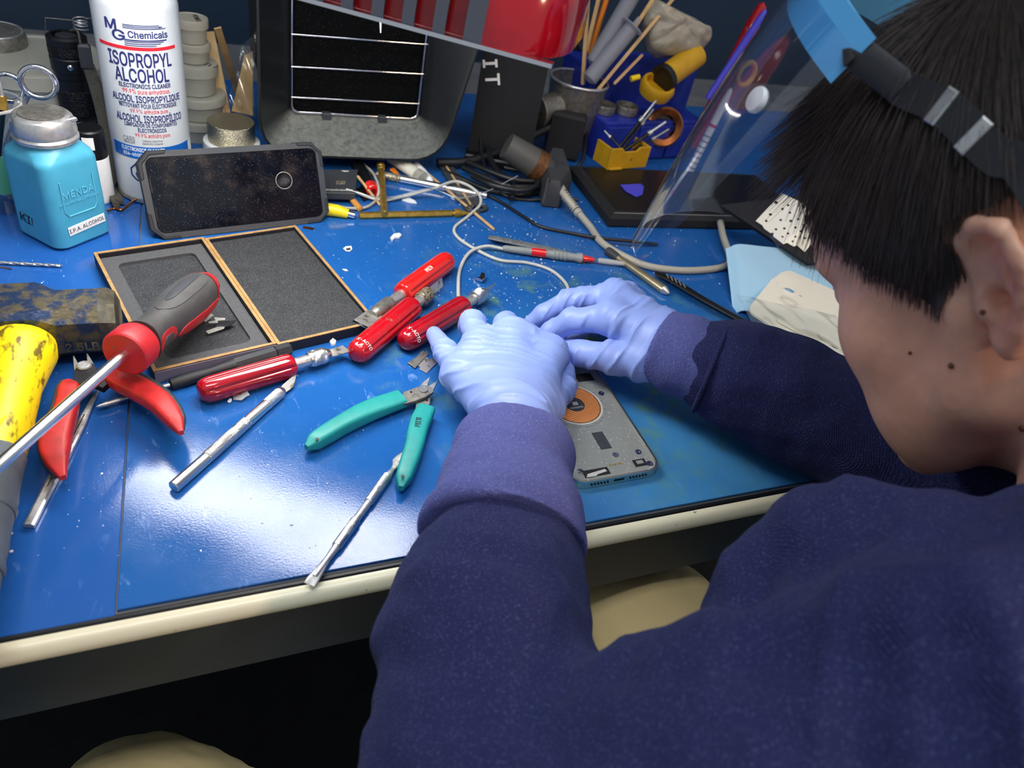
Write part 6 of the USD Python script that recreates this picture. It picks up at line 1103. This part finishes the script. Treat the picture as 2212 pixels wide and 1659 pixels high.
# ---- body: one continuous skin surface (most of it under the clothes)
B = Field((-.16, -.2, -.42), (.66, .55, .48), .0032)
if True:
    B.ell(hp(0, .000, .046), (.0765, .114, .096), HA); B.ell(hp(0, .030, -.018), (.0640, .070, .082), HA, .012)
    for s in (-1, 1):
        B.cap(hp(s * .054, .010, -.052), hp(s * .020, .078, -.092), .020, .018, .014); B.ell(hp(s * .040, .052, -.056), (.026, .034, .042), HA, .02); B.ell(hp(s * .044, .060, -.014), (.026, .026, .028), HA, .016); B.cap(hp(s * .012, .096, .036), hp(s * .046, .080, .034), .010, .009, .010)
        B.cap(hp(s * .034, .092, .012), hp(s * .034, .092, .0125), .0095, None, .006, 'cut'); B.cap(hp(s * .033, .082, .012), hp(s * .033, .0822, .012), .0125, None, .003)
        B.cap(hp(s * .056, .010, -.052), hp(s * .066, -.005, -.010), .016, .012, .012)
    B.cap(hp(0, .080, -.094), hp(0, .082, -.096), .0165, None, .012); B.cap(hp(0, .090, .022), hp(0, .102, -.020), .0075, .0100, .006); B.cap(hp(-.008, .095, -.024), hp(.008, .095, -.024), .007, None, .006)
    B.cap(hp(-.018, .086, -.056), hp(.018, .086, -.056), .006, None, .006); B.cap(hp(-.015, .085, -.066), hp(.015, .085, -.066), .0065, None, .005)
    B.cap(hp(-.018, .0935, -.0610), hp(.018, .0935, -.0610), .0020, None, .003, 'cut')
    # ears
    for s in (-1, 1):
        e = lambda y, z, o=0: hp(s * (.074 + o * .9), y * .88 - .022, z * .88 - .002)
        path = [e(.004, .016, -.004), e(.002, .030, .004), e(-.010, .037, .010), e(-.024, .032, .015), e(-.030, .014, .016), e(-.026, -.004, .013), e(-.014, -.020, .007), e(-.004, -.029, .003), e(.001, -.024, .000)]
        B.chain(path, [.0036, .0042, .0044, .0045, .0044, .0042, .0048, .0056, .0050], .003)
        B.ell(e(-.012, .004, .001), (.006, .017, .028), HA, .006); B.cap(e(.001, -.002, .003), e(.001, -.008, .004), .0046, None, .004); B.cap(e(-.019, .020, .010), e(-.017, -.010, .009), .0036, .0034, .003)
        B.cap(e(-.008, -.004, .010), e(-.008, -.003, .002), .0075, .004, .004, 'cut'); B.cap(e(-.006, .018, .012), e(-.020, .026, .013), .0036, None, .003, 'cut')
    B.chain([hp(0, -.020, -.030), hp(0, -.048, -.095), NB + [0, -.005, -.02]], [.056, .054, .062], .025); B.cap(hp(0, .050, -.085), hp(0, -.030, -.110), .020, .035, .02)
    B.cap(SHL, SHR, .050, None, .03); B.chain([NB, (NB + PELV) / 2 + [0, .0, .02], PELV], [.085, .11, .12], .03)
    B.chain([SHL, ELB, LHAND['arm'], LHAND['wrist']], [.046, .036, .026, .021], .012); B.chain([SHR, ELR, RHAND['arm'], RHAND['wrist']], [.046, .036, .025, .021], .012)
    hand_field(B, LHAND, -.0048); hand_field(B, RHAND, -.0048)
    for kn, an, sx_ in ((KNL, ANL, -.08), (KNR, ANR, .08)): B.chain([PELV + [sx_, 0, 0], kn, kn + (an - kn) * .53], [.075, .05, .045], .02)
bm = B.mesh(); bm = soften(bm, 6)
person = thing('person', 'person in a navy sweatshirt and blue gloves bending over the opened phone', 'person', move([PELV[0], PELV[1], -.36]))
hq = (bm.vertices - HC) @ HA.T
part(person, 'body', bm, M_['skin'], True, world=True)
skinp = person.path + '/body'
# moles on the jaw and neck
tri_near = lambda p: bm.vertices[np.argmin(np.linalg.norm(bm.vertices - p, axis=1))]
def on_skin(x, y):
    d = ray(x, y); d = d / np.linalg.norm(d); v = bm.vertices - EYE; t_ = v @ d; off = np.linalg.norm(v - t_[:, None] * d, axis=1); ok = (off < .006) & (t_ < .7)
    return bm.vertices[np.where(ok)[0][np.argmin(t_[ok])]] if ok.any() else None
for x, y, r in ((2027, 795, .0016), (1945, 772, .0010), (2190, 945, .0018), (2095, 690, .0013)):
    p_ = on_skin(x, y)
    if p_ is not None: part(person, 'mole', ball(p_, r), M_['mole'], True, world=True, parent=skinp)
# ---- gloves
def glove(H, label, axis, seed):
    pts = np.array([p for f_ in H['fingers'] for p in f_] + [H['wrist'], H['arm']] + H['mcp']); F = Field(pts.min(0) - .035, pts.max(0) + .035, .0014)
    hand_field(F, H); F.cap(H['wrist'], H['arm'], .0245, .027, .010); m = F.mesh(); m = soften(m, 8)
    ax = nrm(axis); side = nrm(np.cross(ax, (0, 0, 1))); v = np.array(m.vertices); n_ = np.array(trimesh.Trimesh(v, m.faces, process=False).vertex_normals)
    s, w_ = v @ ax, v @ side; q = np.stack([s * 95 + w_ * 22, w_ * 16, v[:, 2] * 20], 1)
    n1 = meshkit.fbm(q + 3 * meshkit.noise(q * .25, seed + 9)[:, None] * [1, 0, 0], 2, seed); rg = np.clip(1 - np.abs(2 * n1 - 1) * 2.4, 0, 1) ** 2.2
    tip = np.min([np.linalg.norm(v - f_[-1], axis=1) for f_ in H['fingers']], 0); amp = np.clip((tip - .006) / .03, .05, 1)
    back = np.clip((np.linalg.norm(v - H['wrist'], axis=1) - .0) / .06, .0, 1.2)
    v += n_ * ((rg - .25) * .00235 * amp * np.clip(1.25 - .45 * back, .4, 1.3))[:, None]
    keep = (v - H['arm']) @ nrm(H['wrist'] - H['arm']) > -.004
    f = m.faces[keep[m.faces].all(1)]; m = trimesh.Trimesh(v, f); m.update_faces(m.nondegenerate_faces()); m.remove_unreferenced_vertices()
    part(person, 'glove', m, M_['glove'], True, world=True, label=label)
glove(LHAND, 'periwinkle blue nitrile glove seen from the back of the hand', LHAND['mcp'][2] - LHAND['wrist'], 3)
glove(RHAND, 'periwinkle blue nitrile glove pinching with thumb and fingers', RHAND['mcp'][3] - RHAND['wrist'], 8)
# ---- sweatshirt
S = Field((-.10, -.2, -.30), (.70, .50, .34), .0034)
c0, c1 = P(1113, 945, .044), P(1108, 985, .046)
LS = [(P(1105, 1002, .046), .0355), (P(1101, 1030, .047), .0420), (P(1097, 1075, .047), .0455), (P(1090, 1125, .048), .0480), (P(1086, 1160, .048), .0510)]
LS2 = [(P(1083, 1165, .044), .0400), (P(1078, 1225, .046), .0475), (P(1066, 1290, .047), .0530), (P(1058, 1400, .046), .0560), (P(1066, 1560, .042), .0570), (ELB, .0580)]
S.chain([p for p, _ in LS2], [r for _, r in LS2], .003)
S.chain([ELB, ELB * .55 + SHL * .45 + [0, -.01, .0], SHL], [.060, .070, .080], .02)
r0_, r1_ = P(1520, 786, .057), P(1545, 797, .057)
S.chain([r1_, P(1600, 815, .058), P(1700, 856, .058), P(1800, 900, .058), ELR], [.0385, .0430, .0460, .0475, .056], .006); S.chain([ELR, ELR * .5 + SHR * .5, SHR], [.058, .070, .078], .03)
S.cap(SHL, SHR, .074, None, .04); S.chain([NB + [0, -.03, -.05], (NB + PELV) / 2, PELV + [0, 0, .05]], [.115, .15, .155], .04)
S.chain([SHL + [.035, .030, -.02], np.array((.345, .080, .07)), np.array((.36, .060, -.04))], [.070, .085, .11], .03)
S.chain([SHL + [.03, .01, .0], Pd(1830, 1225, .42), Pd(1705, 1350, .42), Pd(1640, 1450, .42)], [.075, .040, .032, .030], .03)
# hood rolled round the neck, and drape folds on the near shoulder
S.chain([hp(-.050, .030, -.150), NB + [-.085, .030, .028], NB + [-.060, -.055, .040], NB + [.02, -.085, .045], NB + [.085, -.03, .04], NB + [.09, .05, .0]], [.020, .028, .034, .036, .030, .022], .02)
for a_, b_, ra_, rb_ in (((.300, .125, .150), (.240, .100, .050), .020, .016), ((.262, .125, .060), (.215, .110, -.02), .020, .018), ((.235, .075, .200), (.185, .085, .085), .022, .018), ((.205, .060, .150), (.120, .110, .075), .018, .014)): S.cap(a_, b_, ra_, rb_, .022)
sm = S.mesh(); sm = soften(sm, 4); v = np.array(sm.vertices); n_ = np.array(sm.vertex_normals)
def fold(vv, a, b, f1, f2, seed): ax = nrm(b - a); sd = nrm(np.cross(ax, (0, 0, 1))); q = np.stack([(vv @ ax) * f1 + 10 * (vv @ sd), (vv @ sd) * f2, vv[:, 2] * f2], 1); k = meshkit.fbm(q, 2, seed); return (k - .5)
wl = np.clip(1 - np.abs(v[:, 0] - .10) / .16, 0, 1)
v += n_ * (fold(v, ELB, LHAND['wrist'], 42, 12, 5) * .0085)[:, None]; v += n_ * ((meshkit.fbm(v * 22, 3, 4) - .5) * .012)[:, None]
wu = np.clip((v[:, 0] - .10) / .08, 0, 1) * np.clip((.20 - v[:, 1]) / .06, 0, 1); v += n_ * (wu * np.clip(np.abs(fold(v, ELB, SHL, 26, 9, 9)) * 2.2, 0, 1) * -.016)[:, None]
sw = part(person, 'sweatshirt', trimesh.Trimesh(v, sm.faces, process=False), M_['sweat'], True, world=True)
def cuff(a, b, ra, rb, lat, label, seed):
    F = Field(np.minimum(a, b) - .07, np.maximum(a, b) + .07, .0022); ax = nrm(b - a); sd = nrm(np.cross(ax, (0, 0, 1)))
    for s in (-1, 0, 1): F.chain([a + sd * s * lat, a * .5 + b * .5 + sd * s * lat, b + sd * s * lat], [ra, (ra + rb) / 2 + .001, rb], .004)
    q = np.array(F.F); p_ = np.stack(np.meshgrid(*[F.lo[k] + F.h * np.arange(F.n[k]) for k in range(3)], indexing='ij'), -1)
    F.F = np.maximum(F.F, (-((p_ - a) @ ax)).astype(np.float32) + .001)                # open, square-cut end
    m = soften(F.mesh(), 4); v = np.array(m.vertices); v += np.array(m.vertex_normals) * ((meshkit.fbm(np.stack([(v @ ax) * 60, (v @ sd) * 14, v[:, 2] * 14], 1), 2, seed) - .5) * .004)[:, None]
    part(person, 'cuff', trimesh.Trimesh(v, m.faces, process=False), M_['rib'], True, world=True, parent=sw, label=label)
cuff(c0, P(1105, 1012, .046), .0315, .0335, .0075, 'ribbed navy cuff over the left glove', 1)
F = Field((.06, .18, -.02), (.30, .42, .13), .0025); F.chain([p for p, _ in LS], [r for _, r in LS], .004); lip = P(1081, 1180, .046); ax = nrm(lip - LS[-2][0])
g_ = np.stack(np.meshgrid(*[F.lo[k] + F.h * np.arange(F.n[k]) for k in range(3)], indexing='ij'), -1); F.F = np.maximum(F.F, ((g_ - lip) @ ax).astype(np.float32)); m = soften(F.mesh(), 6); v = np.array(m.vertices)
v += np.array(m.vertex_normals) * (fold(v, LS[-1][0], LS[0][0], 55, 16, 3) * .010)[:, None]; part(person, 'turned_cuff', trimesh.Trimesh(v, m.faces, process=False), M_['rib'], True, world=True, parent=sw, label='bunched ribbed sleeve end overhanging the forearm')
cuff(P(1422, 744, .054), P(1532, 790, .057), .0295, .0330, .0015, 'ribbed navy cuff over the right glove', 2)
sa = r1_; ax = nrm(P(1700, 856, .058) - r1_); part(person, 'cuff_seam', tf(torus((0, 0, 0), .0385, .0022, 48, 8, 'x'), frame(P(1536, 793, .057), ax)), M_['sweat'], 60, world=True, parent=sw)
# ---- trousers
K = Field((-.22, -.30, -.75), (.62, .56, -.05), .0065)
for kn, an, sx_ in ((KNL, ANL, -.09), (KNR, ANR, .09)): K.chain([PELV + [sx_, .02, -.01], PELV * .4 + kn * .6 + [0, 0, .0], kn, kn + (an - kn) * .3, an + [0, 0, -.10]], [.105, .088, .076, .068, .062], .03)
K.cap(PELV + [-.08, 0, -.02], PELV + [.08, 0, -.02], .12, None, .03); km = K.mesh(); v = np.array(km.vertices); n_ = np.array(km.vertex_normals); v += n_ * ((meshkit.fbm(v * [30, 14, 30], 3, 2) - .5) * .014)[:, None]
part(person, 'trousers', trimesh.Trimesh(v, km.faces, process=False), M_['khaki'], True, world=True)
# ---- hair: a close cap under many strands
x, y, z = hq[:, 0], hq[:, 1], hq[:, 2]
def hairline(y):  # lowest height of the hair for a point at depth y on the side of the head
    return np.interp(y, [-.12, -.085, -.066, -.060, -.030, -.022, -.014, -.006, .003, .012, .023, .038, .052, .068, .080, .11], [-.085, -.080, -.050, .034, .034, .022, .012, .004, -.006, -.003, .009, .022, .038, .060, .080, .086])
earz = (np.linalg.norm((hq - [0, 0, .046]) / [.0765, .114, .096], axis=1) > 1.045) & (y < -.005) & (y > -.085) & (z < .05) | ((y < -.014) & (y > -.074) & (z < .036) & (np.abs(x) > .05))
hm = (np.linalg.norm(hq, axis=1) < .19) & (z > hairline(y)) & ~earz & (np.abs(x) < .09) & (y > -.13) & (z < .15) & ((z > -.05) | (y < -.02))
fm_ = bm.faces[hm[bm.faces].all(1)]; nb = np.array(bm.vertex_normals); top = np.clip((z - hairline(y)) / .03, 0, 1); vc = bm.vertices + nb * (.0012 + .004 * top)[:, None]
hc = trimesh.Trimesh(vc, fm_, process=False); hc.remove_unreferenced_vertices()
hp_ = part(person, 'hair', hc, M_['hair_cap'], True, world=True, label='short straight black hair')
hi = np.where(hm)[0]; wsel = RNG.choice(hi, 15000); pos, nn_, hh = bm.vertices[wsel], nb[wsel], hq[wsel]
tp_ = top[wsel]; curves, counts, wid = [], [], []
cr = np.array([0.0, -.045, .125])
for i in range(len(wsel)):
    p = pos[i] + nn_[i] * .001; nh = HA @ nn_[i]; u = hh[i] - cr; dn = np.array([u[0] * .5, u[1] * .9, -.055 - .4 * abs(u[1])]); dn = dn - nh * (dn @ nh); dn = nrm(dn) if np.linalg.norm(dn) > 1e-6 else np.array([0, 0, -1.0])
    frontal = hh[i][1] > .030 and hh[i][2] > .098
    L_ = (.009 + .020 * tp_[i]) * RNG.uniform(.7, 1.3) * (1.25 if hh[i][2] > .06 else .8); out = .12 + .25 * tp_[i] + RNG.normal(0, .06)
    if frontal: L_ = RNG.uniform(.040, .066)
    elif hh[i][1] > .06: L_ = RNG.uniform(.010, .018)
    j = RNG.normal(0, .13, 3); d = nrm(dn + nh * out + j); q = [p]; n_s = 6
    for s in range(n_s):
        g = np.array([0, 1.0, .10]) * (1.6 if frontal else 0) ; d = nrm(d * .85 + dn * .22 + (g * .25 if frontal else np.array([0, 0, -.05])) + j * .05); q.append(q[-1] + (HA.T @ d) * L_ / n_s)
    curves += q; counts.append(n_s + 1); wid += list(np.linspace(.00050, .00012, n_s + 1))
cv = np.array(curves) @ person.inv[:3, :3].T + person.inv[:3, 3]
bc = UsdGeom.BasisCurves.Define(stage, unique(hp_ + '/strands')); bc.CreateTypeAttr('linear'); bc.CreatePointsAttr(Vt.Vec3fArray.FromNumpy(cv.astype(np.float32))); bc.CreateCurveVertexCountsAttr(Vt.IntArray(counts)); bc.CreateWidthsAttr(Vt.FloatArray([float(w) for w in wid])); bc.SetWidthsInterpolation('vertex')
UsdShade.MaterialBindingAPI.Apply(bc.GetPrim()).Bind(M_['hair']); bc.GetPrim().SetCustomDataByKey('kind', 'stuff')
# ---- stool under the person
t = thing('stool', 'round black padded stool under the seated person', 'stool', move([PELV[0], PELV[1], -T])); zs_ = PELV[2] - .145 + T
part(t, 'seat', lathe([(.0005, zs_ - .06), (.15, zs_ - .06), (.175, zs_ - .045), (.18, zs_ - .02), (.165, zs_), (.0005, zs_)], 48), M_['black_matte'], 50); part(t, 'column', lathe([(.025, .05), (.025, zs_ - .06)], 24), M_['chrome'], 40)
for k in range(5): a = k * 2 * math.pi / 5; part(t, 'foot', tube([(0, 0, .07), (.26 * math.cos(a), .26 * math.sin(a), .03)], [.022, .014], 12), M_['black'], 40)
# ---- clear face shield on its headband
fs = thing('face_shield', 'clear curved face shield on a blue and black headband, before the bowed head', 'face shield', move(hp(0, .10, .05)))
def ribbon(path, nor, hw, th):
    path, nor = spline(path, 8), spline(nor, 8); tg = np.gradient(path, axis=0); rings = []
    for c, n_, t_ in zip(path, nor, tg):
        n_ = nrm(n_ - t_ * (n_ @ t_) / (t_ @ t_)); w = nrm(np.cross(t_, n_)) * hw; rings.append([c - w, c + w, c + w + n_ * th, c - w + n_ * th])
    return loft(rings)
def skin_n(x, y):
    p_ = on_skin(x, y); return p_, nb[np.argmin(np.linalg.norm(bm.vertices - p_, axis=1))]
sp = [skin_n(*q) for q in ((1930, 150), (1970, 185), (2030, 240), (2095, 292), (2150, 338), (2195, 378)) if on_skin(*q) is not None]
side = [p_ + n_ * .0085 for p_, n_ in sp]; sn = [n_ for p_, n_ in sp]
backp = [(-.088, -.075, -.005), (-.060, -.104, -.015), (0, -.122, -.020), (.060, -.104, -.010), (.088, -.060, .01), (.088, -.030, .045), (.082, 0, .085)]
side += [hp(*q) for q in backp]; sn += [HA.T @ nrm((q[0] * 1.5, q[1], 0)) for q in backp]
part(fs, 'strap', ribbon(side, sn, .0075, .0022), M_['black_rubber'], 40, world=True, label='black elastic strap')
EA, EB = Pd(1842, 104, .43), Pd(1383, 571, .50); ED = EB - EA
EN = nrm(np.cross(ED, HR)); EN = EN if EN @ HF > 0 or EN @ HU > 0 else -EN; ER = nrm(HR - ED * (HR @ ED) / (ED @ ED))
if J(EA + EN * .02)[0] > 1842: EN = -EN
def shield_f(u, w, c=.165, b=.080):
    f_ = math.pi * u; return EA + ED * w + ER * c * (1 - math.cos(f_)) / 2 + EN * b * (1 - .5 * w * w) * math.sin(f_) ** .8
part(fs, 'visor', sheet(shield_f, 44, 16, .0006), M_['shield'], True, world=True, label='clear flexible visor')
bl = [[shield_f(u, w) + EN * o for w, o in ((-.06, -.002), (.10, -.002), (.10, -.010), (-.06, -.010))] for u in np.linspace(.01, .99, 40)]
part(fs, 'brow_band', loft(bl), M_['band_front'], 50, world=True, label='blue brow band')
e0 = shield_f(.015, .03); part(fs, 'strap_anchor', tube(spline([e0 - EN * .006, e0 * .5 + side[0] * .5 + sn[0] * .004, side[1] + sn[1] * .001]), .0075, 10, .3, up=sn[0]), M_['black_rubber'], 50, world=True)
for k in (2, 3):
    c = side[k] + sn[k] * .0025; part(fs, 'buckle', tf(bx(-.003, .003, -.008, .008, -.001, .001, .0006), frame(c, side[k + 1] - side[k - 1], sn[k])), M_['steel'], world=True)
rv = shield_f(.06, .30); part(fs, 'rivet', tf(lathe([(.0003, -.002), (.0070, -.002), (.0074, 0), (.0066, .0016), (.0030, .0024), (.0003, .0025)], 28), frame(rv, ED, -ER + .5 * EN)), M_['white'], 40, world=True)
